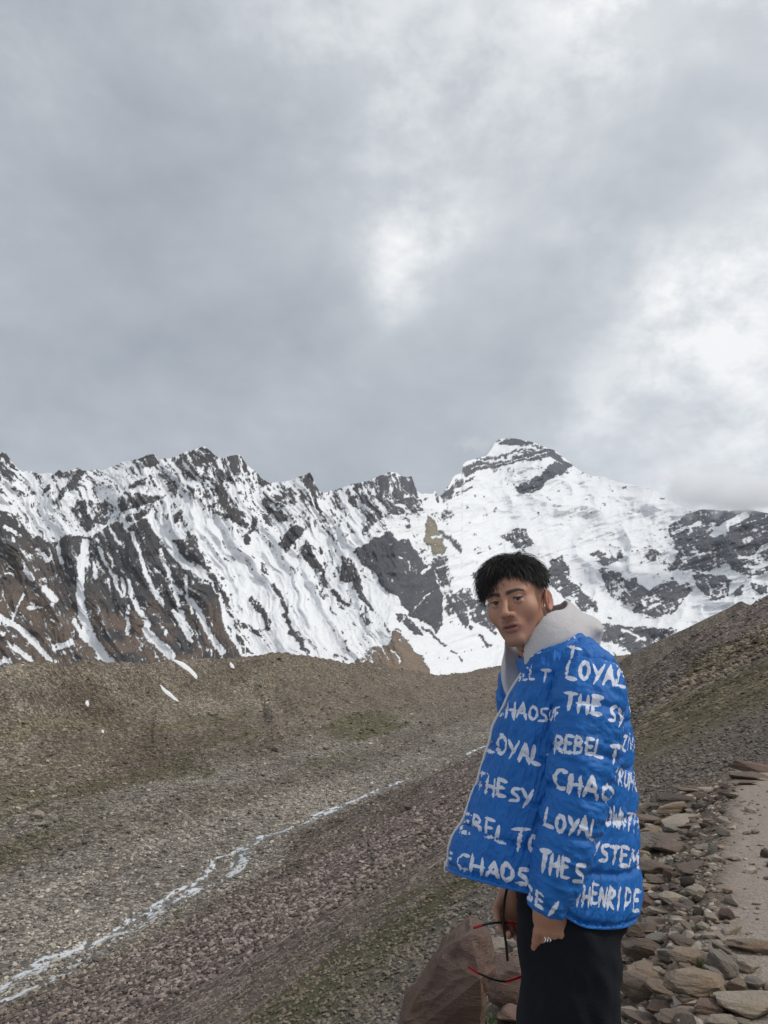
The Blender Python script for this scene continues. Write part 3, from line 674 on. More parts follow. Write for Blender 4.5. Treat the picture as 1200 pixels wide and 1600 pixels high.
m, t, b = mat('scree_stone'); ROCKI = m
ia = t.attr('Col'); ia.attribute_type = 'INSTANCER'
c = t.node('ShaderNodeTexCoord').outputs['Object']
t.l.new(t.vmath('SCALE', ia.outputs['Color'], t.math('ADD', .75, t.math('MULTIPLY', t.noise(c, 2.5, 4, .65), .5))), b.inputs['Base Color'])
b.inputs['Roughness'].default_value = .9; b.inputs['Specular IOR Level'].default_value = .2
def stone_cloud(name, X, Y, size, cols, label, flat):
    r = np.random.default_rng(len(name)); N = len(X)
    bm = bmesh.new(); bmesh.ops.create_icosphere(bm, subdivisions=1, radius=.5)
    for v in bm.verts: v.co = Vector((v.co.x * r.uniform(.7, 1.25), v.co.y * r.uniform(.7, 1.25), v.co.z * r.uniform(.75, 1.2)))
    sm = bpy.data.meshes.new('scree_stone'); bm.to_mesh(sm); bm.free(); sm.materials.append(ROCKI)
    so_ = bpy.data.objects.new('scree_stone', sm)
    sc = np.stack([.7 + .9 * r.random(N), .6 + .6 * r.random(N), flat[0] + (flat[1] - flat[0]) * r.random(N)], -1) * size[:, None]
    Z = ground(X, Y) + sc[:, 2] * .22
    me = bpy.data.meshes.new(name); me.vertices.add(N); me.vertices.foreach_set('co', np.stack([X, Y, Z], -1).astype(np.float32).ravel())
    for nm, val in (('scl', sc), ('rot', np.stack([(r.random(N) - .5) * .9, (r.random(N) - .5) * .9, r.random(N) * 6.283], -1))):
        at = me.attributes.new(nm, 'FLOAT_VECTOR', 'POINT'); at.data.foreach_set('vector', val.astype(np.float32).ravel())
    at = me.attributes.new('Col', 'FLOAT_COLOR', 'POINT'); at.data.foreach_set('color', np.concatenate([cols, np.ones((N, 1))], 1).astype(np.float32).ravel())
    o = bpy.data.objects.new(name, me); COL.objects.link(o)
    ng = bpy.data.node_groups.new(name, 'GeometryNodeTree')
    ng.interface.new_socket('Geometry', in_out='INPUT', socket_type='NodeSocketGeometry'); ng.interface.new_socket('Geometry', in_out='OUTPUT', socket_type='NodeSocketGeometry')
    gi, go = ng.nodes.new('NodeGroupInput'), ng.nodes.new('NodeGroupOutput')
    ip = ng.nodes.new('GeometryNodeInstanceOnPoints'); oi_ = ng.nodes.new('GeometryNodeObjectInfo'); oi_.inputs['Object'].default_value = so_
    na = []
    for nm in ('scl', 'rot'):
        q = ng.nodes.new('GeometryNodeInputNamedAttribute'); q.data_type = 'FLOAT_VECTOR'; q.inputs['Name'].default_value = nm; na.append(q)
    ng.links.new(gi.outputs[0], ip.inputs['Points']); ng.links.new(oi_.outputs['Geometry'], ip.inputs['Instance'])
    ng.links.new(na[0].outputs['Attribute'], ip.inputs['Scale']); ng.links.new(na[1].outputs['Attribute'], ip.inputs['Rotation'])
    ng.links.new(ip.outputs[0], go.inputs[0])
    md = o.modifiers.new('stones', 'NODES'); md.node_group = ng
    tag(o, label, kind='stuff'); return o

def scatter(n, r0, r1, a0, a1):
    rr_ = np.exp(np.log(r0) + (np.log(r1) - np.log(r0)) * rng.random(n)); aa = np.radians(a0 + (a1 - a0) * rng.random(n))
    return GC[0] + rr_ * np.sin(aa), GC[1] + rr_ * np.cos(aa)
X, Y = scatter(150000, 55, 560, -33, 33)
d = (X - xs_of(Y)) * .89
keep = (rng.random(len(X)) < np.where(d < 8, np.where(d > -70, 1.0, .6), .45)) & (np.abs(d) > .4)
keep &= rng.random(len(X)) < .35 + .9 * fbm(X / 22, Y / 22, 4, .55, seed=120)
X, Y, d = X[keep], Y[keep], d[keep]
size = np.minimum(.28 * (1 - rng.random(len(X))) ** (-.42), .2 + .0042 * np.hypot(X, Y))
cc, _, _ = gcolor(X, Y, X * 0)
cc = cc * (.45 + 1.5 * rng.random((len(X), 1)) ** 1.6) * np.where(d > 8, 1.12, 1.3)[:, None]
stone_cloud('valley_boulders', X, Y, size, cc, 'grey boulder field strewn over the valley floor', (.45, .9))
X, Y = scatter(110000, 6.0, 85, -33, 31)
q = X - x_trail(Y); d = (X - xs_of(Y)) * .89
keep = (q < -1.3) | (Y > 12)
keep &= rng.random(len(X)) < np.where(d > 97.5, np.where(Y > 22, .28, .62), .40)
X, Y, d = X[keep], Y[keep], d[keep]
size = np.minimum(.04 * (1 - rng.random(len(X))) ** (-.40) * (1 + np.hypot(X, Y) / 28), .025 + .0045 * np.hypot(X, Y))
cc, _, _ = gcolor(X, Y, X * 0)
kp = (cc[:, 1] < cc[:, 0] * .93) | (rng.random(len(X)) < .22); X, Y, d, size, cc = X[kp], Y[kp], d[kp], size[kp], cc[kp]
cc = cc * .4 + np.array(srgb(116, 105, 94)) * .6
cc = cc * (.6 + .95 * rng.random((len(X), 1)))
stone_cloud('hillside_scree', X, Y, size, cc, 'dark slaty scree lying on the near hillside', (.25, .6))
# pebbles beside and on the trail
X, Y = scatter(24000, 4.6, 13, -20, 32); q = X - x_trail(Y)
pk = np.where(q < 0, np.exp(-(q / .9) ** 2), .10 * np.exp(-(q / .8) ** 2) + .03) * np.where(q < -1.6, .4, 1)
keep = (rng.random(len(X)) < pk * 1.2) & (Y < 11)
X, Y, q = X[keep], Y[keep], q[keep]
size = np.minimum(.022 * (1 - rng.random(len(X))) ** (-.45), .11)
tone = np.array([srgb(150, 139, 126), srgb(128, 116, 106), srgb(168, 157, 143), srgb(140, 122, 108)])
cc = tone[rng.integers(0, 4, len(X))] * (.6 + .6 * rng.random((len(X), 1)))
stone_batch('trail_gravel', X, Y, size, cc, 6, 'loose gravel and pebbles along the trail edge', flat=(.35, .7))

# ------------------------------------------------------------------ single rocks
def rock_mesh(seed, sub=3, planes=20, layered=.5):
    r = np.random.default_rng(seed)
    bm = bmesh.new(); bmesh.ops.create_icosphere(bm, subdivisions=sub, radius=1)
    P = np.array([v.co for v in bm.verts]); Fa = np.array([[v.index for v in f.verts] for f in bm.faces]); bm.free()
    N = r.normal(size=(planes, 3)); N[:3] = [[0, 0, 1], [.1, .2, -1], [.9, .2, .15]]
    N += .25 * r.normal(size=N.shape); N /= np.linalg.norm(N, axis=1)[:, None]
    dd = .46 + .30 * r.random(planes)
    dot = P @ N.T
    f = np.where(dot > 1e-3, dd[None] / np.maximum(dot, 1e-3), 9).min(1)
    P = P * np.minimum(f, 1.15)[:, None]
    # slaty steps
    ph = r.random() * 6
    rad = 1 + .05 * np.sign(np.sin(P[:, 2] * 11 + ph + 2 * P[:, 0])) * layered + .06 * (vn(P[:, 0] * 3 + seed, P[:, 1] * 3 + P[:, 2] * 2.3, seed) - .5)
    P[:, :2] *= rad[:, None]
    P /= np.abs(P).max(0)[None]                      # unit half extents
    return P, Fa

m, t, b = mat('schist_rock'); ROCK = m
oi = t.node('ShaderNodeObjectInfo'); c = t.node('ShaderNodeTexCoord').outputs['Object']
mp = t.node('ShaderNodeMapping'); t.l.new(c, mp.inputs[0]); mp.inputs['Scale'].default_value = (1, 1, 5)
t.l.new(t.vmath('SCALE', (1, 1, 1), t.math('MULTIPLY', oi.outputs['Random'], 40)), mp.inputs['Location'])
ns = t.noise(mp.outputs[0], 9, 8, .68); nb = t.noise(c, 3.5, 4, .5); nfine = t.noise(c, 70, 5, .7)
ln = t.noise(c, 13, 5, .6, 1.0)
col = t.mix(t.maprange(nb, .4, .62), oi.outputs['Color'], t.vmath('MULTIPLY', oi.outputs['Color'], (1.09, 1.02, .93)))
k = t.math('ADD', .30, t.math('ADD', t.math('MULTIPLY', ns, .75), t.math('MULTIPLY', nfine, .65)))
col = t.vmath('SCALE', col, k)
col = t.mix(t.maprange(ln, .62, .7, 0, .35), col, srgb(150, 146, 136))
t.l.new(col, b.inputs['Base Color']); b.inputs['Roughness'].default_value = .88; b.inputs['Specular IOR Level'].default_value = .25
t.l.new(t.bump(t.math('ADD', ns, t.math('MULTIPLY', nfine, .4)), 1.0, .035), b.inputs['Normal'])
TON = dict(b=srgb(114, 102, 94), l=srgb(158, 148, 136), t=srgb(142, 127, 112), d=srgb(88, 80, 75), r=srgb(122, 103, 95), g=srgb(130, 125, 119))

def put_rock(name, px, py, wpx, hpx, tone, seed, label, tilt=0., depth=.7, sub=3, group=None, zoff=.0, base=None):
    p = hit(px, min(py + hpx * .38, 1640)) if base is None else np.array(base)
    s = p[1] / 1200.0 / 1.05
    P, Fa = rock_mesh(seed, 4 if wpx > 25 else 3)
    r = np.random.default_rng(seed + 5)
    w, h = wpx * s * 1.22, hpx * s * 1.4
    vis = math.cos(math.atan2(CAMZ - p[2], p[1]))
    dp = min(w * depth, w)
    hz = max(h * .85 - dp * .30, h * .42)
    P = P * np.array([w * .54, dp * .5, hz * .62])
    o = new_obj(name, P, Fa, ROCK, smooth=False)
    o.location = (p[0], p[1] + dp * .12, p[2] + hz * .36 + zoff)
    o.rotation_euler = (r.uniform(-.12, .12), tilt, r.uniform(-.35, .35))
    kk = r.uniform(.85, 1.15); o.color = (*[c * kk for c in TON[tone]], 1)
    tag(o, label, 'rock', group)
    return o
K = 3.554
ROCKS = [  # crop x, y, w, h, tone, tilt, label
 (430, 345, 270, 70, 'd', .05, 'long dark brown slab overhanging near the far end of the stone heap'), (490, 300, 120, 42, 't', .1, 'tan rock leaning behind the long dark overhanging slab'),
 (612, 298, 118, 30, 'l', .06, 'pale thin slab lying at the far left corner of the trail'), (400, 405, 150, 85, 't', -.1, 'tan block under the long dark overhanging slab'),
 (275, 460, 170, 75, 'b', .05, 'brown rock beside the jacket at the far end of the heap'), (470, 460, 220, 60, 'l', -.15, 'pale wedge shaped slab pointing to the trail'),
 (520, 495, 150, 42, 'b', -.1, 'brown slab under the pale wedge shaped slab'), (300, 525, 130, 60, 't', .1, 'tan rock between the jacket and the pale wedge slab'),
 (390, 520, 90, 52, 'g', 0, 'small grey rock below the pale wedge slab'), (255, 605, 130, 135, 'g', .3, 'rounded grey boulder touching the back of the jacket'),
 (390, 575, 270, 52, 'b', .12, 'long brown slab tilted down toward the trail'), (415, 622, 195, 68, 'b', 0, 'thick brown block under the long tilted slab'),
 (570, 615, 95, 42, 'g', 0, 'grey stone at the trail end of the long tilted slab'), (230, 670, 95, 62, 't', .1, 'tan stone below the rounded grey boulder'),
 (300, 740, 205, 105, 'b', .1, 'brown angular rock beside the jacket hem text'), (390, 690, 130, 36, 'l', -.1, 'pale flat stone above the brown angular rock'),
 (540, 725, 175, 52, 'b', -.25, 'brown pointed slab rising toward the trail'), (350, 800, 155, 42, 'b', -.05, 'flat brown slab below the brown angular rock'),
 (250, 850, 125, 42, 't', 0, 'small tan slab beside the bottom of the jacket'), (540, 882, 92, 72, 'l', .1, 'pale blocky stone at the edge of the trail gravel'),
 (420, 917, 155, 82, 'l', .1, 'pale rounded rock left of the pale blocky stone'), (330, 890, 130, 40, 'b', -.1, 'thin brown slab above the pale rounded rock'),
 (470, 962, 110, 60, 'b', .2, 'brown rock under the pale rounded rock'), (230, 945, 105, 105, 'r', .2, 'reddish rock just right of the jacket corner'),
 (320, 985, 155, 62, 'l', .1, 'pale rock with a flat face right of the reddish rock'), (320, 1040, 215, 62, 'b', 0, 'broad brown slab below the pale flat faced rock'),
 (215, 1090, 130, 92, 'b', .2, 'brown rock touching the back of the dark trousers high up'), (340, 1135, 135, 62, 'g', .1, 'grey rock below the broad brown slab'),
 (450, 1075, 92, 52, 'l', 0, 'small pale stone in the middle of the heap'), (500, 1165, 195, 72, 'b', .25, 'brown slab sliding from the trail toward the trousers'),
 (240, 1190, 195, 125, 'b', .15, 'large brown block leaning on the trousers side'), (380, 1225, 102, 82, 'g', 0, 'squarish grey block in the middle of the heap'),
 (500, 1250, 155, 112, 't', .1, 'rusty tan block standing above the largest boulder'), (290, 1310, 300, 112, 't', .08, 'long tan layered slab beside the trousers'),
 (550, 1385, 285, 165, 't', .05, 'largest boulder of the heap, tan with a pale vein'), (640, 1350, 105, 95, 'g', .4, 'grey stone leaning on the right of the largest boulder'),
 (215, 1410, 240, 145, 'b', .25, 'big layered brown rock low beside the trousers'), (360, 1420, 175, 82, 't', .3, 'tan slanted slab left of the largest boulder'),
 (760, 1412, 112, 92, 't', 0, 'round tan stone right of the largest boulder'), (690, 1290, 190, 150, 'g', .7, 'grey slab leaning diagonally beside the trail'),
 (810, 1290, 105, 82, 'l', .1, 'pale lump at the edge of the trail bottom'), (850, 1180, 225, 100, 't', .1, 'flat tan outcrop set in the trail surface'),
 (830, 1520, 300, 150, 'l', .05, 'big pale slab in the bottom right corner'), (870, 1402, 115, 72, 'g', 0, 'grey stone above the big pale corner slab'),
 (610, 1530, 135, 92, 'r', .1, 'reddish grey stone below the largest boulder'), (490, 1500, 105, 62, 'b', 0, 'small brown stone under the largest boulder'),
 (340, 1510, 155, 82, 'r', .1, 'reddish slab near the bottom beside the trousers'), (240, 1572, 205, 82, 'b', 0, 'brown slab at the bottom edge by the trousers'),
 (460, 1572, 225, 72, 'b', .1, 'dark flat slab at the bottom middle of the heap'), (690, 1592, 155, 62, 'l', 0, 'pale stone at the bottom edge left of the corner slab'),
 (720, 1075, 135, 60, 'l', -.45, 'thin pale slab stuck upright at the trail edge'), (915, 662, 45, 52, 'd', 0, 'lone dark stone on the right of the trail'),
 (855, 165, 270, 92, 'r', .12, 'large reddish slab at the far bend of the trail'), (830, 218, 195, 52, 'b', .05, 'brown slab under the large reddish slab'),
 (760, 258, 160, 32, 'b', -.05, 'thin brown slab at the far end of the trail'), (900, 240, 65, 26, 't', 0, 'small tan stone at the far end of the trail'),
 (862, 937, 42, 16, 't', 0, 'small flat chip in the middle of the trail'), (648, 815, 40, 16, 'b', 0, 'small brown chip on the left of the trail'), (845, 410, 50, 18, 'b', 0, 'small brown chip on the far part of the trail')]
for i, (cx, cy, w, h, tn, tl, lab) in enumerate(ROCKS):
    put_rock('rock', 940 + cx / K, 1150 + cy / K, w / K, h / K, tn, 300 + i, lab, tilt=tl)
for i, (px, py, w, h, tn, tl, lab) in enumerate([
   (797, 1479, 56, 26, 'l', .05, 'pale flat rock behind the lower glasses arm'), (800, 1548, 62, 74, 'r', .1, 'reddish upright slab just left of the trousers'),
   (806, 1588, 44, 26, 'r', 0, 'small reddish stone at the bottom left of the trousers'), (770, 1500, 30, 20, 'd', .3, 'small dark wedge behind the big reddish boulder'),
   (722, 1562, 15, 16, 'l', .5, 'small pale chip in front of the big reddish boulder'), (742, 1530, 16, 12, 'l', .2, 'little pale pebble on the gravel by the glasses'),
   (60, 1276, 17, 13, 'l', 0, 'pale boulder alone on the left valley terrace'), (430, 1172, 10, 7, 'd', 0, 'dark boulder alone on the moraine slope'),
   (655, 1285, 16, 10, 'l', 0, 'pale boulder above the grassy strip near the stream'), (640, 1262, 14, 8, 'd', 0, 'dark boulder beyond the grassy strip'), (150, 1500, 16, 8, 'd', .2, 'dark rock beside the lower stream bank'), (95, 1588, 16, 10, 'l', 0, 'pale rock near the lower left corner')]):
    put_rock('rock' if py > 1300 and px > 600 else 'boulder', px, py, w, h, tn, 500 + i, lab, tilt=tl)

# the big reddish boulder left of the trousers: a leaning wedge
p = hit(690, 1600)
P, Fa = rock_mesh(41, 4, 6, .25)
s = 3.3 / 1200
outline = [(612, 1640), (650, 1555), (690, 1497), (735, 1458), (752, 1462), (768, 1490), (778, 1510), (758, 1555), (745, 1640)]
front = np.array([pix(a, b_, 3.25) for a, b_ in outline]); cen = front.mean(0)
bm = bmesh.new()
rings = [(.98, 0.0, 0), (1.0, .05, .0), (.95, .25, -.02), (.8, .42, -.06)]
vs = []
for k, dy, dzv in rings:
    ring = []
    for q_ in front:
        v_ = cen + (q_ - cen) * k; v_ = v_ + np.array([.1 * dy, dy, dzv]); ring.append(bm.verts.new(tuple(v_)))
    vs.append(ring)
n_ = len(front)
for r0, r1 in zip(vs[:-1], vs[1:]):
    for i in range(n_): bm.faces.new((r0[i], r1[i], r1[(i + 1) % n_], r0[(i + 1) % n_]))
mid = bm.verts.new(tuple(cen + np.array([.06, -.10, .05])))
for i in range(n_): bm.faces.new((mid, vs[0][i], vs[0][(i + 1) % n_]))
bm.faces.new(vs[-1])
bmesh.ops.recalc_face_normals(bm, faces=bm.faces)
bmesh.ops.triangulate(bm, faces=bm.faces)
bmesh.ops.subdivide_edges(bm, edges=bm.edges, cuts=5, use_grid_fill=True)
nrm_ = {v.index: v.normal.copy() for v in bm.verts}
for v in bm.verts:
    co = np.array(v.co); n_v = v.normal
    k = .05 * (float(fbm(np.array([co[0] * 6 + co[1] * 4]), np.array([co[2] * 6 - co[0] * 3]), 4, .55, seed=140)[0]) - .5) + .03 * (float(fbm(np.array([co[0] * 22]), np.array([co[2] * 22 + co[1] * 9]), 3, .55, seed=141)[0]) - .5)
    v.co += n_v * k
me = bpy.data.meshes.new('boulder'); bm.to_mesh(me); bm.free(); me.materials.append(ROCK)
o = bpy.data.objects.new('boulder', me); COL.objects.link(o); o.color = (*srgb(116, 97, 89), 1)
tag(o, 'big reddish wedge boulder standing left of the dark trousers', 'rock')

# smaller stones of the heap
SM = [rock_mesh(700 + k, 2, 9, .4) for k in range(10)]
SMM = []
for k, (P, Fa) in enumerate(SM):
    o = new_obj('stone', P * np.array([.5, .42, .26]), Fa, ROCK, smooth=False); SMM.append(o.data); bpy.data.objects.remove(o)
cnt = 0
for _ in range(4000):
    y = rng.uniform(2.6, 9.4); q_ = rng.normal(-.62, .45)
    if q_ > .12 or q_ < -1.7: continue
    x = x_trail(y) + q_; s = .05 + .12 * rng.random() ** 2
    pz = float(ground(np.array([x]), np.array([y]))[0])
    o = bpy.data.objects.new('stone', SMM[rng.integers(0, 10)]); COL.objects.link(o)
    o.location = (x, y, pz + s * .12); o.scale = (s, s * rng.uniform(.7, 1.1), s * rng.uniform(.6, 1.1))
    o.rotation_euler = (rng.uniform(-.4, .4), rng.uniform(-.4, .4), rng.uniform(0, 6.28))
    tn = list(TON.values())[rng.integers(0, 6)]; kk = rng.uniform(.75, 1.2); o.color = (*[c_ * kk for c_ in tn], 1)
    tag(o, 'small angular stone among the slabs of the trail edge heap', 'rock', 'small stones in the trail edge heap')
    cnt += 1
    if cnt >= 280: break

# snow left lying on the moraine
SNOW = simple_mat('old_snow', (.82, .83, .84), .8, .2, 3, .06)
for (cx, cy, w, h, lab) in [(290, 1047, 34, 7, 'largest old snow patch high on the moraine'), (264, 1086, 26, 4, 'thin snow streak below the largest snow patch'), (362, 1046, 9, 4, 'small snow patch near the moraine crest'),
                            (136, 1105, 7, 4, 'tiny snow spot on the left moraine flank'), (160, 1147, 5, 3, 'tiniest snow spot low on the moraine flank')]:
    c0 = hit(cx, cy, 60); sc_ = c0[1] / 1200; n_ = 24; vs, rg = [], [0.0, .35, .65, .88, 1.0]
    for ring in rg:
        for i in range(n_):
            a_ = i / n_ * 6.283; rad = ring * (1 + .22 * math.sin(2 * a_ + cx) + .14 * math.sin(5 * a_ + cy))
            x_ = c0[0] + w * .5 * sc_ * rad * math.cos(a_); y_ = c0[1] + h * 1.1 * sc_ * rad * math.sin(a_)
            z_ = float(ground(np.array([x_]), np.array([y_]))[0]); vs.append([x_, y_, z_ + .55 * (1 - ring ** 2) - .06 + .25 * (ring < .95)])
    fs = [(k * n_ + i, k * n_ + (i + 1) % n_, (k + 1) * n_ + (i + 1) % n_, (k + 1) * n_ + i) for k in range(4) for i in range(n_)]
    o = new_obj('snow_patch', vs, fs, SNOW); tag(o, lab, 'snow patch', 'snow patches on the moraine')

# low plants among the stones
def leaf_plant(name, base, h, rad, n, colr, label, leafw, leafl, cat):
    e = bpy.data.objects.new(name, None); COL.objects.link(e); e.location = base; tag(e, label, cat)
    vs, fs, cs = [], [], []; r = np.random.default_rng(len(label))
    for i in range(n):
        a_ = r.random() * 6.283; rr_ = rad * math.sqrt(r.random()); hh = h * (.25 + .75 * r.random()) * (1 - .5 * (rr_ / rad) ** 2)
        p0 = np.array([rr_ * math.cos(a_), rr_ * math.sin(a_), hh * (.6 if cat == 'shrub' else 0)])
        dr = np.array([math.cos(a_) * .5 + r.normal() * .4, math.sin(a_) * .5 + r.normal() * .4, .6 + r.random()]); dr /= np.linalg.norm(dr)
        sd = np.cross(dr, [r.normal(), r.normal(), .2]); sd /= np.linalg.norm(sd) + 1e-9
        L = leafl * (.6 + .8 * r.random()) if cat == 'shrub' else hh; k = len(vs)
        vs += [p0 - sd * leafw * .3, p0 + sd * leafw * .3, p0 + dr * L * .5 + sd * leafw * .5, p0 + dr * L, p0 + dr * L * .5 - sd * leafw * .5]
        fs += [(k, k + 1, k + 2, k + 3, k + 4)]
    new_obj('foliage', vs, fs, colr, parent=e, smooth=False)
    sv, sf = [], []
    for i in range(9):
        a_ = i / 9 * 6.283; p1 = np.array([math.cos(a_) * rad * .7, math.sin(a_) * rad * .7, h * .7]); k = len(sv)
        sv += [[-.003, 0, 0], [.003, 0, 0], [0, .004, 0], list(p1)]; sf += [(k, k + 1, k + 3), (k + 1, k + 2, k + 3), (k + 2, k, k + 3)]
    new_obj('stem', sv, sf, STEM, parent=e, smooth=False)
STEM = simple_mat('dry_stem', srgb(96, 84, 62), .9)
LEAF = simple_mat('grey_green_leaf', srgb(104, 112, 84), .8, .2, 40, .4)
GRASS = simple_mat('grass_blade', srgb(84, 92, 58), .8, .2, 40, .4)
leaf_plant('shrub', hit(750, 1612), .11, .095, 900, LEAF, 'small grey green herb at the foot of the boulder', .010, .022, 'shrub')
leaf_plant('grass_tuft', hit(1112, 1524), .10, .06, 160, GRASS, 'green grass tuft above the largest boulder', .006, .05, 'grass')
leaf_plant('grass_tuft', hit(1134, 1578), .09, .07, 160, GRASS, 'green grass tuft left of the pale corner slab', .006, .05, 'grass')

# ------------------------------------------------------------------ the person
def surfnets(F, xs, ys, zs):
    ins = F < 0
    nx, ny, nz = F.shape
    c = [ins[i:nx - 1 + i, j:ny - 1 + j, k:nz - 1 + k] for i in (0, 1) for j in (0, 1) for k in (0, 1)]
    cnt = sum(a.astype(np.int8) for a in c)
    act = (cnt > 0) & (cnt < 8)
    I, J, K_ = np.nonzero(act); n = len(I)
    idx = np.full(act.shape, -1, np.int64); idx[I, J, K_] = np.arange(n)
    acc = np.zeros((n, 3)); num = np.zeros(n)
    for ax in range(3):
        for a in (0, 1):
            for b in (0, 1):
                o0 = [0, 0, 0]; oth = [k for k in range(3) if k != ax]; o0[oth[0]] = a; o0[oth[1]] = b
                o1 = list(o0); o1[ax] = 1
                f0 = F[I + o0[0], J + o0[1], K_ + o0[2]]; f1 = F[I + o1[0], J + o1[1], K_ + o1[2]]
                m = (f0 < 0) != (f1 < 0)
                t = np.where(m, f0 / np.where(m, f0 - f1, 1), 0)
                p0 = np.stack([xs[I + o0[0]], ys[J + o0[1]], zs[K_ + o0[2]]], -1); p1 = np.stack([xs[I + o1[0]], ys[J + o1[1]], zs[K_ + o1[2]]], -1)
                acc += np.where(m[:, None], p0 + (p1 - p0) * t[:, None], 0); num += m
    V = acc / num[:, None]
    Q = []
    for ax in range(3):
        sl0 = [slice(1, -1)] * 3; sl1 = [slice(1, -1)] * 3; sl0[ax] = slice(0, -1); sl1[ax] = slice(1, None)
        a0, a1 = ins[tuple(sl0)], ins[tuple(sl1)]
        m = a0 != a1
        ii = list(np.nonzero(m)); fl = a0[tuple(ii)]
        for k in range(3):
            if k != ax: ii[k] = ii[k] + 1
        o1, o2 = [(1, 2), (2, 0), (0, 1)][ax]
        def cell(da, db):
            q = list(ii); q = [x.copy() for x in q]; q[o1] = q[o1] - da; q[o2] = q[o2] - db
            return idx[q[0], q[1], q[2]]
        quad = np.stack([cell(1, 1), cell(0, 1), cell(0, 0), cell(1, 0)], -1)
        quad = np.where(fl[:, None], quad, quad[:, ::-1]); Q.append(quad)
    return V, np.concatenate(Q)

def ell(p, c, r):
    q = [(p[i] - c[i]) for i in range(3)]
    k0 = np.sqrt(sum((q[i] / r[i]) ** 2 for i in range(3))); k1 = np.sqrt(sum((q[i] / r[i] ** 2) ** 2 for i in range(3))) + 1e-9
    return k0 * (k0 - 1) / k1

def cone(p, a, b, ra, rb):
    ab = [b[i] - a[i] for i in range(3)]; L = sum(x * x for x in ab)
    t = np.clip(sum((p[i] - a[i]) * ab[i] for i in range(3)) / L, 0, 1)
    return np.sqrt(sum((p[i] - a[i] - t * ab[i]) ** 2 for i in range(3))) - (ra + (rb - ra) * t)

def su(a, b, k): return smin(a, b, k)
def ssub(a, b, k): return smax(a, -b, k)
def chain(p, pts, rs, k=.008):
    d = None
    for i in range(len(pts) - 1):
        e = cone(p, pts[i], pts[i + 1], rs[i], rs[i + 1]); d = e if d is None else su(d, e, k)
    return d
def pnt(px, py, Y): return [float(v) for v in pix(px, py, Y)]

PER = bpy.data.objects.new('person', None); COL.objects.link(PER)
FEET = (0.50, 2.10); FZ = float(ground(np.array([FEET[0]]), np.array([FEET[1]]))[0])
PER.location = (FEET[0], FEET[1], FZ)
tag(PER, 'person in a blue lettered puffer jacket and dark trousers, one hand in pocket', 'person')
def pobj(name, V, F, mt, parent=None, smooth=True):
    par = parent or PER
    V = np.asarray(V, float)
    if par is PER: V = V - np.array(PER.location)
    else: V = V - np.array(PER.location)
    return new_obj(name, V, F, mt, parent=par, smooth=smooth)

# head frame: l = the person's left, f = where the face points, u = up
HY = 2.06
yaw, roll, pitch = math.radians(29), math.radians(11), math.radians(-3)
fv = np.array([-math.sin(yaw), -math.cos(yaw), 0]); lv = np.array([math.cos(yaw), -math.sin(yaw), 0]); uv_ = np.array([0, 0, 1.])
def rot(v, ax, a): return v * math.cos(a) + np.cross(ax, v) * math.sin(a) + ax * (ax @ v) * (1 - math.cos(a))
vax = np.array([.165, 1, 0]); vax /= np.linalg.norm(vax)
lv, fv, uv_ = [rot(v, lv, pitch) for v in (lv, fv, uv_)]
lv, fv, uv_ = [rot(v, vax, -roll) for v in (lv, fv, uv_)]
eyemid = np.array(pnt(791, 938.5, HY - .06))
HO = eyemid - fv * .084
def hpt(l, f, u): return HO + lv * l + fv * f + uv_ * u

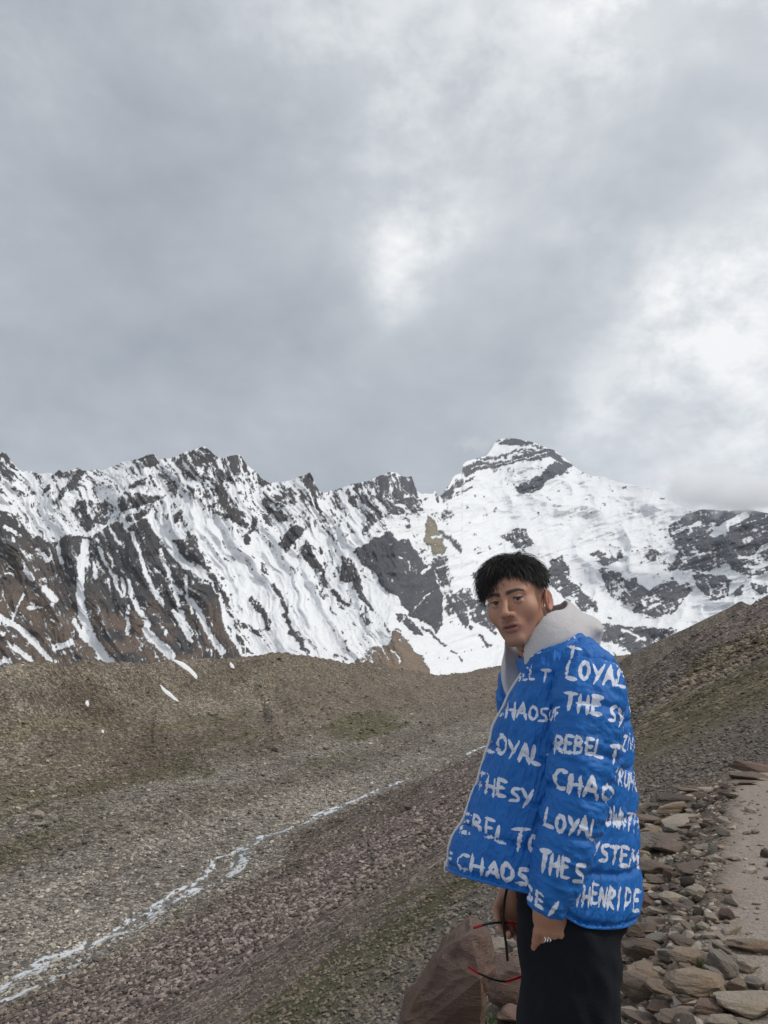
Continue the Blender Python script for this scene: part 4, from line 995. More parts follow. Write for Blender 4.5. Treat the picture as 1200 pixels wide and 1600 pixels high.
def head_sdf(l, f, u):
    l = l * (1 + .07 * sstep(-.02, -.09, u))
    p = (l, f, u); al = np.abs(l); pm = (al, f, u)
    d = ell(p, (0, -.008, .021), (.0735, .095, .079))
    d = su(d, ell(p, (0, .022, .030), (.064, .074, .058)), .02)              # forehead
    d = su(d, ell(p, (0, .026, -.034), (.060, .062, .078)), .02)              # face
    d = su(d, cone(pm, (.047, .000, -.050), (.013, .069, -.101), .020, .016), .022)   # jaw
    d = su(d, ell(p, (0, .075, -.101), (.021, .016, .015)), .014)             # chin
    d = su(d, ell(pm, (.045, .054, -.028), (.021, .022, .022)), .026)         # cheekbones
    d = su(d, cone(pm, (.008, .089, .016), (.046, .074, .016), .0085, .0075), .012)    # brow
    d = su(d, ell(p, (0, .074, -.064), (.031, .023, .026)), .015)             # muzzle
    d = ssub(d, ell(pm, (.031, .101, -.002), (.019, .015, .0115)), .012)       # sockets
    d = su(d, cone(p, (0, .090, .008), (0, .112, -.033), .0062, .0088), .010)  # nose
    d = su(d, ell(p, (0, .113, -.036), (.0092, .0095, .0085)), .008)
    d = su(d, ell(pm, (.0130, .098, -.0385), (.0078, .0110, .0078)), .007)
    d = ssub(d, ell(pm, (.0068, .106, -.0475), (.0042, .0052, .0035)), .003)
    eye = np.sqrt((al - .031) ** 2 + (f - .0775) ** 2 + (u + .002) ** 2)
    d = np.minimum(d, eye - .0122)
    lid = np.maximum(eye - .0141, -(u + .002 - .0036 + .25 * (al - .031) * 0 - .35 * (f - .09) * 0))
    d = su(d, lid, .003)
    lid2 = np.maximum(eye - .0138, (u + .002 + .0050))
    d = su(d, lid2, .003)
    ul = np.minimum(cone(pm, (0, .0975, -.0632), (.012, .0945, -.0625), .0044, .0043), cone(pm, (.012, .0945, -.0625), (.0245, .0835, -.0655), .0043, .0026))
    d = su(d, ul, .004)
    ll = np.minimum(cone(pm, (0, .0955, -.0765), (.012, .0930, -.0755), .0058, .0052), cone(pm, (.012, .0930, -.0755), (.0240, .0832, -.0665), .0052, .0026))
    d = su(d, ll, .005)
    d = ssub(d, ell(p, (0, .0975, -.0697), (.0195, .011, .0020)), .0022)
    # ears
    ca, sa_ = math.cos(.25), math.sin(.25)
    ef, eu = (f + .010), (u + .012)
    e1, e2 = ef * ca + eu * sa_, -ef * sa_ + eu * ca
    er = np.sqrt((e1 / .0160) ** 2 + (e2 / .0285) ** 2)
    lo = al - .0735 - .35 * np.maximum(-e1 - .0, 0) - .006 * np.clip(er, 0, 1.2)
    ear = np.maximum((er - 1) * .018, np.abs(lo) - .0042)
    d = su(d, ear, .005)
    helix = np.sqrt(((er - .86) * .021) ** 2 + (lo - .0015) ** 2) - .0042
    d = su(d, helix, .003)
    d = ssub(d, ell((al, e1, e2), (.081, .003, -.003), (.012, .0085, .013)), .003)
    return d

fine = .0024
def axis(segs):
    out = [segs[0][0]]
    for a, b, st in segs:
        n = max(1, int(round((b - a) / st))); out += list(a + (b - a) * np.arange(1, n + 1) / n)
    return np.array(out)
hx0, hy0, hz0 = HO
xs = axis([(hx0 - .22, hx0 - .145, .018), (hx0 - .145, hx0 + .125, fine), (hx0 + .125, hx0 + .40, .018)])
ys = axis([(1.70, 1.80, .012), (1.80, hy0 - .125, .006), (hy0 - .125, hy0 + .125, fine), (hy0 + .125, 2.48, .010)])
HZ0 = hz0 - .215
HB = pnt(857, 1480, 1.9)[2]
zs = axis([(FZ - .06, HB - .10, .025), (HB - .10, HB + .16, .004), (HB + .16, HZ0, .022), (HZ0, hz0 + .14, fine)])
GX, GY, GZ = [a.astype(np.float32) for a in np.meshgrid(xs, ys, zs, indexing='ij', sparse=True)]
kz = int(np.searchsorted(zs, HZ0))
# torso frame
tyaw = math.radians(75)
TF = np.array([-math.sin(tyaw), -math.cos(tyaw), 0]); TL = np.array([math.cos(tyaw), -math.sin(tyaw), 0])
NB = np.array(pnt(846, 1012, 2.10))                     # base of the neck
SHL, SHR = NB + TL * .17 + np.array([.02, 0, -.07]), NB - TL * .17 + np.array([.02, 0, -.07])
ARML = [SHL, np.array(pnt(908, 1215, 1.93)), np.array(pnt(859, 1402, 1.915))]
ARMR = [SHR, np.array(pnt(850, 1240, 2.34)), np.array(pnt(800, 1388, 2.27))]
HIP = np.array(pnt(893, 1420, 2.10)); 
def body_sdf(p):
    d = ell(p, NB + np.array([.035, 0, -.24]), (.085, .15, .25))
    d = su(d, ell(p, HIP + np.array([0, 0, .02]), (.09, .13, .13)), .05)
    d = su(d, cone(p, HIP + np.array([0, -.09, 0]), (.49, 2.0, .50), .085, .058), .04); d = su(d, cone(p, (.49, 2.0, .50), (.50, 1.99, FZ + .09), .055, .04), .03)
    d = su(d, cone(p, HIP + np.array([0, .09, 0]), (.47, 2.2, .50), .085, .058), .04); d = su(d, cone(p, (.47, 2.2, .50), (.50, 2.21, FZ + .09), .055, .04), .03)
    for yy in (1.97, 2.2): d = su(d, cone(p, (.51, yy, FZ + .05), (.36, yy - .02, FZ + .04), .04, .03), .02)
    for A in (ARML, ARMR):
        d = su(d, cone(p, A[0], A[1], .050, .040), .03); d = su(d, cone(p, A[1], A[2], .040, .0285), .02)
    return d
def hand_sdf(p, w, dirv, nrm, side, curl, sc=1.0, tuck=False):
    """w wrist, dirv along the hand, nrm out of the back of the hand, side towards the thumb"""
    dirv, nrm, side = [np.array(a) / np.linalg.norm(a) for a in (dirv, nrm, side)]
    q = [p[i] - w[i] for i in range(3)]
    a = sum(q[i] * side[i] for i in range(3)); b = sum(q[i] * nrm[i] for i in range(3)); c = sum(q[i] * dirv[i] for i in range(3))
    L = (a, b, c)
    d = ell(L, (0, 0, .048 * sc), (.040 * sc, .0155 * sc, .052 * sc))
    d = su(d, cone(L, (0, 0, -.03), (0, 0, .03), .0275, .027), .02)
    for k, (off, ln) in enumerate([(.029, .078), (.010, .088), (-.010, .082), (-.028, .064)]):
        pts = [np.array([off, .002, .082 * sc])]; ang_ = .25
        for j, fr in enumerate((.45, .32, .23)):
            ang_ += curl * (.75 if j == 0 else 1.0)
            pts.append(pts[-1] + np.array([off * .06, -math.sin(ang_) * ln * fr, math.cos(ang_) * ln * fr]))
        d = su(d, chain(L, pts, [.0098, .0092, .0084, .0072], .004), .006)
    th = [np.array([.026, -.004, .018]), np.array([.050, -.014, .050]), np.array([.050, -.026, .078]), np.array([.046, -.036, .098])]
    if tuck: th = [np.array([.020, -.010, .018]), np.array([.028, -.030, .045]), np.array([.026, -.046, .070]), np.array([.020, -.056, .088])]
    d = su(d, chain(L, th, [.014, .0115, .010, .008], .004), .01)
    return d
P3 = (GX, GY, GZ)
lowP = (GX, GY, GZ[:, :, :kz + 1])
FB = np.empty((len(xs), len(ys), len(zs)), np.float32)
low = body_sdf(lowP)
hsel = slice(int(np.searchsorted(zs, HB - .12)), int(np.searchsorted(zs, HB + .20)))
hp = (GX, GY, GZ[:, :, hsel])
hl = hand_sdf(hp, ARML[2], (-.02, .24, -1), (-.15, -.98, -.2), (-.98, .15, .03), .15, 1.0, True)
hr = hand_sdf(hp, ARMR[2], (-.10, -.02, -1), (-.15, .98, 0), (-1, -.25, .0), .75)
low[:, :, hsel] = su(su(low[:, :, hsel], hl, .012), hr, .012)
FB[:, :, :kz + 1] = low
hiP = (GX, GY, GZ[:, :, kz:])
rel_ = [hiP[i] - HO[i] for i in range(3)]
hl_ = sum(rel_[i] * lv[i] for i in range(3)).astype(np.float32); hf_ = sum(rel_[i] * fv[i] for i in range(3)).astype(np.float32); hu_ = sum(rel_[i] * uv_[i] for i in range(3)).astype(np.float32)
hd = head_sdf(hl_, hf_, hu_)
neck = cone(hiP, hpt(0, -.022, -.03), NB + np.array([.03, .0, -.06]), .054, .064)
neck = su(neck, ell(hiP, hpt(0, .032, -.115), (.014, .014, .02)), .02)
FB[:, :, kz:] = su(su(hd, neck, .018), ell(hiP, NB + np.array([.035, 0, -.24]), (.085, .15, .25)), .03)
BV, BF = surfnets(FB, xs, ys, zs)
del FB, low, hd, neck, hl_, hf_, hu_
# skin colours (what the skin, lips, brows and eyes are, not how they are lit)
r_ = BV - HO; L_, F_, U_ = r_ @ lv, r_ @ fv, r_ @ uv_
AL = np.abs(L_)
ishead = (BV[:, 2] > HZ0 + .01)
col = np.tile(np.array(srgb(172, 128, 106)), (len(BV), 1))
def pm_(k, c):
    global col
    k = np.clip(k, 0, 1)[:, None] * ishead[:, None]; col = col * (1 - k) + np.array(c) * k
nz_ = fbm(L_ * 120, U_ * 120 + F_ * 70, 3, .6, seed=150)
pm_((1 - sstep(.0, .03, np.hypot(AL - .045, (U_ + .035) * 1.1))) * .25 * (F_ > .02), srgb(176, 118, 98))
pm_(.45 * sstep(-.052, -.072, U_) * (F_ > 0) * sstep(.02, .06, F_) + .0, srgb(128, 98, 84))                 # stubble
pm_(.60 * (1 - sstep(.003, .009, np.abs(U_ + .0545))) * (1 - sstep(.018, .026, AL)) * (F_ > .07), srgb(96, 72, 62))   # thin moustache
lipm = (1 - sstep(.0, .0016, np.abs(U_ + .0695 - .000 + .06 * 0) - (.0090 * np.sqrt(np.clip(1 - (AL / .0265) ** 2, 0, 1))))) * (F_ > .078) * (AL < .0265)
pm_(lipm * .9, srgb(138, 86, 80))
slit = (1 - sstep(.0012, .0024, np.abs(U_ + .0697))) * (AL < .019) * (F_ > .075)
pm_(slit, srgb(70, 38, 36))
pm_((1 - sstep(.0004, .0014, np.abs(U_ + .0690))) * (AL < .011) * (F_ > .075) * .8, srgb(176, 164, 154))      # teeth
eyed = np.sqrt((AL - .031) ** 2 + (F_ - .0775) ** 2 + (U_ + .002) ** 2)
onball = (eyed < .0130) & (F_ > .078)
pm_(onball * 1.0, srgb(158, 146, 138))
gz_ = np.where(L_ > 0, .0012, -.0012) * 0 + .0035          # he glances towards the lens
iris = np.hypot(L_ - np.sign(L_) * .031 - gz_, U_ + .0015)
pm_(onball * (1 - sstep(.0056, .0068, iris)), srgb(38, 26, 22))
lash = (1 - sstep(.0008, .0024, np.abs(eyed - .0138))) * (F_ > .078) * (np.abs(U_ + .002 - .0042) < .0022)
pm_(lash * .95, srgb(30, 22, 20))
bl = (AL - .009) / .043
bc = .0162 - .0012 * np.clip(bl, 0, 1) + .0055 * np.sin(np.clip(bl, 0, 1) * 2.2) - .004 * np.clip(bl - .7, 0, 1) * 3
bw = .0066 * (1 - .55 * np.clip(bl, 0, 1)) + .002 * (nz_ - .5)
pm_((1 - sstep(.6, 1.15, np.abs(U_ - bc) / bw)) * sstep(-.12, .06, bl) * (1 - sstep(.92, 1.08, bl)) * (F_ > .03) * .96, srgb(36, 27, 24))
# close cropped sides round the ear
fade = sstep(.045, .060, AL) * (1 - sstep(.030, .048, F_ + .25 * (.04 - U_) * 0)) * sstep(-.030, .03, U_ + .35 * np.maximum(F_, 0) * 0 + .012 * (nz_ - .5)) * (AL < .0775)
fade = np.maximum(fade, sstep(.05, .06, AL) * (1 - sstep(.008, .016, np.abs(F_ - .030))) * sstep(-.055, -.02, U_) * (AL < .079) * .7)
fade = np.maximum(fade, (F_ < -.03) * sstep(-.075, -.03, U_) * .95)
pm_(fade * .82, srgb(58, 48, 44))
pm_((AL > .074) * (np.abs(F_ + .01) < .035) * .35, srgb(178, 112, 96))
vis_hand = ~ishead
m, t, b = mat('skin'); SKIN = m
c = t.node('ShaderNodeTexCoord').outputs['Object']
n = t.noise(c, 260, 5, .7); nl = t.noise(c, 38, 4, .6)
sk = t.mix(t.maprange(nl, .42, .66, 0, .35), t.attr('Col').outputs['Color'], t.vmath('MULTIPLY', t.attr('Col').outputs['Color'], (1.12, .88, .82)))
t.l.new(t.vmath('SCALE', sk, t.math('ADD', .82, t.math('MULTIPLY', n, .36))), b.inputs['Base Color'])
b.inputs['Roughness'].default_value = .46; b.inputs['Specular IOR Level'].default_value = .42
b.inputs['Subsurface Weight'].default_value = .12; b.inputs['Subsurface Radius'].default_value = (.012, .005, .003); b.inputs['Subsurface Scale'].default_value = .6
t.l.new(t.bump(t.noise(c, 420, 4, .7), .35, .003), b.inputs['Normal'])
BODY = pobj('body', BV, BF, SKIN); vcol(BODY, 'Col', col)
BODY['label'] = 'tanned skin of face, neck and hands'

# ------------------------------------------------------------------ hair
HAIR = simple_mat('black_hair', (.012, .010, .009), .55, .35)
hr_ = np.random.default_rng(5)
def scalp(th, ph):
    """direction on the skull -> point of the hair root surface (head frame)"""
    d = np.stack([np.sin(th) * np.sin(ph), np.sin(th) * np.cos(ph), np.cos(th)], -1)
    c0 = np.array([0, -.006, .023]); r0 = np.array([.0745, .0955, .0795])
    return c0 + d * r0, d
# cap under the strands
nth, nph = 26, 72
lim = lambda ph: np.where(np.cos(ph) > 0, 1.03 + .18 * (1 - np.cos(ph)) + .10 * np.sin(-ph) * (np.sin(ph) < 0), 1.18 + .06 * np.cos(ph))
PHs = np.linspace(0, 2 * np.pi, nph, endpoint=False)
capV = []
for i in range(nth):
    th = lim(PHs) * (i / (nth - 1)); p_, d_ = scalp(th, PHs)
    thick = .017 * (1 - (i / (nth - 1)) ** 5) * (.75 + .5 * fbm(PHs * 2.2, th * 6, 3, .6, seed=160)) + .0015
    p_ = p_ + d_ * thick[:, None] * np.array([.7, .85, 1.0]); capV.append(p_)
capV = np.concatenate(capV); capW = HO + capV @ np.stack([lv, fv, uv_])
HR = pobj('hair', capW, gridfaces(nth, nph, True), HAIR)
# strands, brushed forward and over to the far side, in small clumps
N = 13000; NCL = 420
cph = hr_.random(NCL) * 2 * np.pi; cth = lim(cph) * np.sqrt(hr_.random(NCL))
fr = np.cos(cph)
cflow = np.stack([-.75 + 0 * fr, .45 + .35 * fr, -.12 + .0 * np.clip(fr, 0, 1)], -1)
ns_ = (np.sin(cph) > .1) & (cth > .35)
cflow[ns_] = np.stack([.75 + 0 * cph[ns_], -.15 + .45 * fr[ns_], -.45 + 0 * cph[ns_]], -1)
bk_ = fr < -.3; cflow[bk_, 1] -= .9
cflow += .60 * hr_.normal(size=(NCL, 3))
own = hr_.integers(0, NCL, N)
ph = cph[own] + .16 * hr_.normal(size=N) / np.maximum(np.sin(cth[own]), .25); th = np.clip(cth[own] + .10 * hr_.normal(size=N), 0, None); th = np.minimum(th, lim(ph) * .995)
p0, d0 = scalp(th, ph)
flow = cflow[own] + .26 * hr_.normal(size=(N, 3)); flow = flow - d0 * (flow * d0).sum(1)[:, None]; flow /= np.linalg.norm(flow, axis=1)[:, None]
ed = th / lim(ph)
ln = (.036 + .022 * hr_.random(N)) * (1 - .45 * ed ** 3)
farfr = (np.sin(ph) < -.15) & (np.cos(ph) > -.3); ln[farfr] *= 1.35
lift = (.019 * (1 - ed ** 4) + .004) * (.65 + .9 * ((own * 104729) % 97) / 97.)
p0 = p0 + d0 * (.45 * lift)[:, None]
SV = []
segn = 4
for k in range(segn + 1):
    s_ = k / segn
    pos = p0 + d0 * (lift * (1.15 * s_ - .55 * s_ * s_) + .009 * s_ * ((own * 7919) % 5) / 4.)[:, None] + flow * (ln * s_)[:, None]
    pos = pos - d0 * (ln * .18 * s_ ** 2)[:, None]; pos[:, 2] -= ln * (.15 + .35 * ed ** 2) * s_ ** 2
    SV.append(pos)
SV = np.stack(SV, 1); tang = np.gradient(SV, axis=1)
sd = np.cross(tang, d0[:, None, :] + .6 * hr_.normal(size=(N, 1, 3))); sd /= np.linalg.norm(sd, axis=2, keepdims=True) + 1e-9
wd = .00075 * (1 - (np.arange(segn + 1) / segn) ** 2 * .85)
A = SV - sd * wd[None, :, None]; B_ = SV + sd * wd[None, :, None]
SVV = np.stack([A, B_], 2).reshape(-1, 3)
base_i = (np.arange(N) * (segn + 1) * 2)[:, None]; k2 = np.arange(segn)[None, :] * 2
Fh = np.stack([base_i + k2, base_i + k2 + 1, base_i + k2 + 3, base_i + k2 + 2], -1).reshape(-1, 4)
so = pobj('hair_strands', HO + SVV @ np.stack([lv, fv, uv_]), Fh, HAIR, parent=HR)

# ------------------------------------------------------------------ cloth helpers
def loft(rows, nu, wrap=True): return gridfaces(rows, nu, wrap)
FONT = {
 'A': [[(0, 0), (.38, 1), (.75, 0)], [(.15, .38), (.62, .38)]], 'B': [[(.05, 0), (.05, 1)], [(.05, 1), (.5, .85), (.45, .6), (.05, .52)], [(.05, .52), (.65, .35), (.55, .05), (.05, 0)]],
 'C': [[(.7, .95), (.35, 1), (.08, .65), (.1, .25), (.4, 0), (.7, .1)]], 'D': [[(.05, 0), (.05, 1)], [(.05, 1), (.6, .75), (.6, .3), (.05, 0)]], 'E': [[(.1, 0), (.05, 1)], [(0, 1), (.65, .96)], [(.05, .52), (.55, .55)], [(.05, 0), (.7, .04)]],
 'F': [[(.1, 0), (.05, 1)], [(0, 1), (.65, .96)], [(.05, .52), (.55, .55)]], 'H': [[(.05, 0), (.1, 1)], [(.65, 0), (.62, 1)], [(0, .5), (.75, .52)]], 'I': [[(.3, 0), (.3, 1)]], 'K': [[(.05, 0), (.05, 1)], [(.65, 1), (.08, .45), (.7, 0)]],
 'L': [[(.15, 1), (.05, .05), (.75, 0)]], 'M': [[(0, 0), (.1, 1), (.38, .4), (.65, 1), (.75, 0)]], 'N': [[(.02, 0), (.08, 1), (.6, .05), (.68, 1.05)]],
 'O': [[(.35, 1), (.08, .75), (.08, .25), (.38, 0), (.68, .25), (.68, .72), (.35, 1), (.2, .95)]], 'R': [[(.05, 0), (.05, 1)], [(.05, 1), (.6, .85), (.5, .55), (.05, .48), (.7, 0)]], 'S': [[(.68, .95), (.15, .88), (.12, .6), (.6, .42), (.62, .12), (.0, .05)]],
 'T': [[(0, .92), (.8, 1)], [(.42, .97), (.36, 0)]], 'U': [[(.05, 1), (.08, .2), (.35, 0), (.6, .2), (.65, 1)]], 'W': [[(0, 1), (.18, 0), (.38, .65), (.58, 0), (.8, 1)]], 'Y': [[(0, 1), (.35, .5)], [(.75, 1), (.25, 0)]],
 'Z': [[(0, .95), (.65, 1), (.05, .05), (.7, 0)]], '/': [[(.1, 0), (.6, 1)]]}
def word(txt, x0, y0, x1, y1, h, seed=0):
    """sample points of brush strokes, in the same units as the baseline"""
    r = np.random.default_rng(seed + len(txt) * 13 + int(abs(x0 * 7) + abs(y0 * 3)))
    n = len(txt); bx, by = (x1 - x0) / n, (y1 - y0) / n; wl = math.hypot(bx, by); ux, uy = bx / wl, by / wl
    sgn = -1 if h > 0 else 1; ah = abs(h)
    pts = []
    for i, ch in enumerate(txt):
        jx, jy, js = r.normal() * .03 * wl, r.normal() * .05 * ah, 1 + r.normal() * .06
        for st in FONT[ch]:
            for rep in range(2):
                o = r.normal(size=2) * (.045 if rep else .015); wk = (.75 + .5 * r.random()) * (.55 if rep else 1.0) * (min(1.0, .18 + wl / 22) if ah > 2 else 1.0)
                P_ = [(a + o[0], b_ + o[1]) for a, b_ in st]
                for (a0, b0), (a1, b1) in zip(P_[:-1], P_[1:]):
                    e0, e1 = (-.06 - .08 * r.random(), 1.04 + .12 * r.random()) if len(st) == 2 else (-.03, 1.03)
                    for s_ in np.linspace(e0, e1, max(3, int(ah * .9 / (1.2 if ah > 2 else .0018)))):
                        a, b_ = a0 + (a1 - a0) * s_, b0 + (b1 - b0) * s_
                        lx = (i + .06 + a * 1.12) * wl + jx; hh = b_ * ah * js + jy
                        pts.append((x0 + ux * lx + .12 * hh, y0 + uy * lx + sgn * hh, wk * (1.05 - .45 * abs(2 * s_ - 1) ** 2.5)))
    return np.array(pts)

def print_mask(V3, N3, UVm, words, extra, halfw=.0027):
    """lettering: photo-pixel words -> nearest cloth point -> cloth coordinates, then distance on the cloth"""
    px, py = project(V3)
    view = np.array([0, 0, CAMZ]) - V3
    facing = (N3 * view).sum(1) > .02 * np.linalg.norm(view, axis=1)
    ids = np.nonzero(facing)[0]
    kd = kdtree.KDTree(len(ids))
    for k, i in enumerate(ids): kd.insert((px[i], py[i], 0), k)
    kd.balance()
    pts = []
    for w in words:
        for (a, b_, wk) in word(*w):
            nn_ = kd.find_n((a, b_, 0), 5)
            if nn_[0][2] < 3.0:
                k0 = UVm[ids[nn_[0][1]]]; sw, acc = 0, np.zeros(2)
                for _, k, dist in nn_:
                    if np.abs(UVm[ids[k]] - k0).max() < .02: w1 = 1 / (dist + .25); sw += w1; acc = acc + w1 * UVm[ids[k]]
                pts.append((*(acc / sw), wk))
    if extra:
        kd3 = kdtree.KDTree(len(UVm))
        for k, q in enumerate(UVm): kd3.insert((q[0], q[1], 0), k)
        kd3.balance()
        for w in extra:
            for q in word(*w):
                _, k, dist = kd3.find((q[0], q[1], 0))
                if not facing[k] and dist < .01: pts.append(q)
    if not pts: return np.zeros(len(UVm))
    kd2 = kdtree.KDTree(len(pts))
    for k, q in enumerate(pts): kd2.insert((q[0], q[1], 0), k)
    kd2.balance()
    fnd = [kd2.find((a, b_, 0)) for a, b_ in UVm]
    dist = np.array([f_[2] for f_ in fnd]); wks = np.array([pts[f_[1]][2] for f_ in fnd])
    hw = wks * 1.8 * halfw * (.88 + .24 * fbm(UVm[:, 0] * 160, UVm[:, 1] * 160, 3, .6, seed=170))
    return np.clip(.5 + (hw - dist) / .006, 0, 1)

def grid_normals(P):
    du = np.roll(P, -1, 1) - np.roll(P, 1, 1); dv = np.gradient(P, axis=0)
    n = np.cross(du, dv); n /= np.linalg.norm(n, axis=2, keepdims=True) + 1e-12
    return n

m, t, b = mat('blue_printed_nylon'); JM = m
c = t.node('ShaderNodeTexCoord').outputs['Object']
pr = t.attr('print').outputs['Fac']
wv = t.noise(c, 420, 3, .7); wr = t.noise(c, 26, 5, .65)
blue = t.vmath('SCALE', t.mix(0., srgb(24, 99, 174), srgb(24, 99, 174)), t.math('ADD', .72, t.math('MULTIPLY', t.math('ADD', wr, t.math('MULTIPLY', wv, .45)), .40)))
pr = t.maprange(pr, .44, .56)
t.l.new(t.mix(pr, blue, srgb(214, 218, 230)), b.inputs['Base Color'])
b.inputs['Roughness'].default_value = .52; b.inputs['Specular IOR Level'].default_value = .32
t.l.new(t.bump(t.math('ADD', wr, t.math('MULTIPLY', wv, .12)), .55, .012), b.inputs['Normal'])

# ------------------------------------------------------------------ jacket body
ROWS = [((694, 1356), (999, 1424), .226, 2.10), ((704, 1325), (999, 1400), .228, 2.10), ((716, 1293), (999, 1362), .226, 2.10), ((737, 1244), (998, 1302), .218, 2.10), ((753, 1198), (996, 1242), .208, 2.10), ((771, 1148), (993, 1182), .202, 2.10),
        ((785, 1100), (990, 1122), .196, 2.10), ((797, 1062), (980, 1068), .194, 2.10), ((806, 1040), (965, 1038), .184, 2.10), ((815, 1027), (942, 1015), .165, 2.10), ((823, 1020), (925, 1004), .140, 2.10), ((830, 1015), (912, 999), .120, 2.10)]
nv = 350
s_in = np.linspace(0, 1, len(ROWS)); s_out = np.linspace(0, 1, nv)
Lp = np.array([pnt(r[0][0], r[0][1], r[3]) for r in ROWS]); Rp = np.array([pnt(r[1][0], r[1][1], r[3]) for r in ROWS]); bb = np.array([r[2] for r in ROWS])
def sm_interp(y):
    a = np.interp(s_out, s_in, y); k = np.hanning(33); k /= k.sum(); return np.convolve(np.pad(a, 16, mode='reflect', reflect_type='odd'), k, 'valid')
Lp = np.stack([sm_interp(Lp[:, i]) for i in range(3)], -1); Rp = np.stack([sm_interp(Rp[:, i]) for i in range(3)], -1); bb = sm_interp(bb)
ua = np.concatenate([np.linspace(0, np.pi, 380, endpoint=False), np.linspace(np.pi, 2 * np.pi, 90, endpoint=False)])   # 0 = back, pi/2 = near side, pi = front
cx, sx = np.cos(ua), np.sin(ua)
ex = 2 / 2.35
cx, sx = np.sign(cx) * np.abs(cx) ** ex, np.sign(sx) * np.abs(sx) ** ex
TLJ = np.array([-.18, -.98, 0])
cen = (Lp + Rp) / 2; ax_ = (Rp - Lp) / 2
JP = cen[:, None, :] + ax_[:, None, :] * cx[None, :, None] + (TLJ[None, None, :] * bb[:, None, None]) * (sx[None, :] * np.where(sx[None, :] < 0, 1 - .5 * sstep(.42, .6, s_out)[:, None], 1.0))[:, :, None]
for _ in range(4):
    pxj, _pyj = project(JP); lo_, hi_ = pxj.min(1), pxj.max(1)
    wl_ = sm_interp([r[0][0] for r in ROWS]) + 4 + 12 * sstep(.52, .64, s_out) * (1 - sstep(.85, .95, s_out)); wr_ = sm_interp([r[1][0] for r in ROWS]) - 4
    kx = (wr_ - wl_) / (hi_ - lo_); sc_x = np.linalg.norm(ax_, axis=1) * 2 / (hi_ - lo_)
    cen = cen + np.array([1, 0, 0]) * (((wl_ + wr_) / 2 - (lo_ + hi_) / 2) * .00155)[:, None]
    ax_ = ax_ * (1 + .8 * (kx - 1))[:, None]
    JP = cen[:, None, :] + ax_[:, None, :] * cx[None, :, None] + (TLJ[None, None, :] * bb[:, None, None]) * (sx[None, :] * np.where(sx[None, :] < 0, 1 - .5 * sstep(.42, .6, s_out)[:, None], 1.0))[:, :, None]
def metric(P):
    du = np.linalg.norm(np.diff(P, axis=1, append=P[:, :1]), axis=2); U = np.concatenate([np.zeros((P.shape[0], 1)), np.cumsum(du, 1)[:, :-1]], 1)
    mid = P.shape[1] // 2; U = U - U[:, mid:mid + 1]
    dv = np.linalg.norm(np.diff(P, axis=0, prepend=P[:1]), axis=2).mean(1); Vv = np.cumsum(dv)[:, None] + 0 * U
    return U, Vv
JP[..., 2] += .050 * (np.clip(sx, 0, 1) * (1 - sstep(-.15, .45, cx)))[None, :] * (1 - sstep(0, .42, s_out))[:, None]
Uj, Vj = metric(JP)
NJ = grid_normals(JP)
if ((NJ[:, 95] @ np.array([0, -1, 0])).mean() < 0): NJ = -NJ
def quilt(V, lines, depth, width): 
    d = np.zeros_like(V)
    for L in lines: d = d - depth * np.exp(-((V - L) / width) ** 2)
    return d
hl_j = [.115, .225, .335, .445, .555]
jl = [x + .0 for x in hl_j]
disp = quilt(Vj + .006 * (fbm(Uj * 14, Vj * 2, 3, seed=180) - .5), jl, .008, .007)
disp += .003 * np.abs(np.sin(np.pi * (Vj - jl[0]) / .11)) ** .6
disp += .014 * (fbm(Uj * 9, Vj * 6, 4, .5, seed=181) - .5) + .014 * (fbm(Uj * 30 + Vj * 12, Vj * 16, 4, .55, seed=182) - .5) + .010 * (fbm(Uj * 55, Vj * 11, 3, .6, seed=183, ridged=True) - .5)
disp += -.010 * np.exp(-((Vj - .012) / .006) ** 2)
disp *= (sstep(-.004, .02, s_out) * (1 - .7 * sstep(.9, 1., s_out)))[:, None]
JP = JP + NJ * disp[..., None]
# turn the hem and the neck inwards so that the shell has thickness
def inner(P, row, k, dz): 
    c_ = P[row].mean(0); q = c_ + (P[row] - c_) * k; q[:, 2] += dz; return q[None]
JPx = np.concatenate([inner(JP, 0, .80, .12), inner(JP, 0, .93, .02), JP, inner(JP, -1, .9, -.02)], 0)
NJ = grid_normals(JPx)
if ((NJ[40:250, 95] @ np.array([0, -1, 0])).mean() < 0): NJ = -NJ; flipj = True
UVj = np.stack([np.concatenate([Uj[:1], Uj[:1], Uj, Uj[-1:]], 0), np.concatenate([Vj[:1] - .2, Vj[:1] - .02, Vj, Vj[-1:] + .02], 0)], -1)
TW = [("EBEL", 795, 1066, 836, 1061, 20), ("T", 844, 1064, 858, 1066, 20), ("CHAOS", 773, 1115, 857, 1131, 24), ("LOYAL", 756, 1172, 845, 1196, 27), ("T", 852, 1202, 868, 1206, 26), ("THE", 741, 1231, 792, 1247, 25), ("SY", 795, 1252, 832, 1260, 26),
      ("EBEL", 718, 1296, 791, 1316, 28), ("T", 796, 1324, 822, 1328, 29), ("O", 824, 1328, 840, 1331, 26), ("E", 696, 1352, 707, 1355, 17), ("CHAOS", 711, 1356, 828, 1389, 25), ("TH", 976, 1108, 994, 1112, 19), ("ZNA", 971, 1170, 996, 1177, 24),
      ("RUNO", 965, 1228, 998, 1239, 27), ("OWNTH", 944, 1288, 999, 1302, 28), ("YSTEM", 920, 1342, 998, 1359, 28), ("THENRIDE", 896, 1411, 1000, 1425, 31), ("LOST", 880, 1004, 925, 1012, 15)]
per = float((Uj[:, -1] - Uj[:, 0]).mean())
EX = []
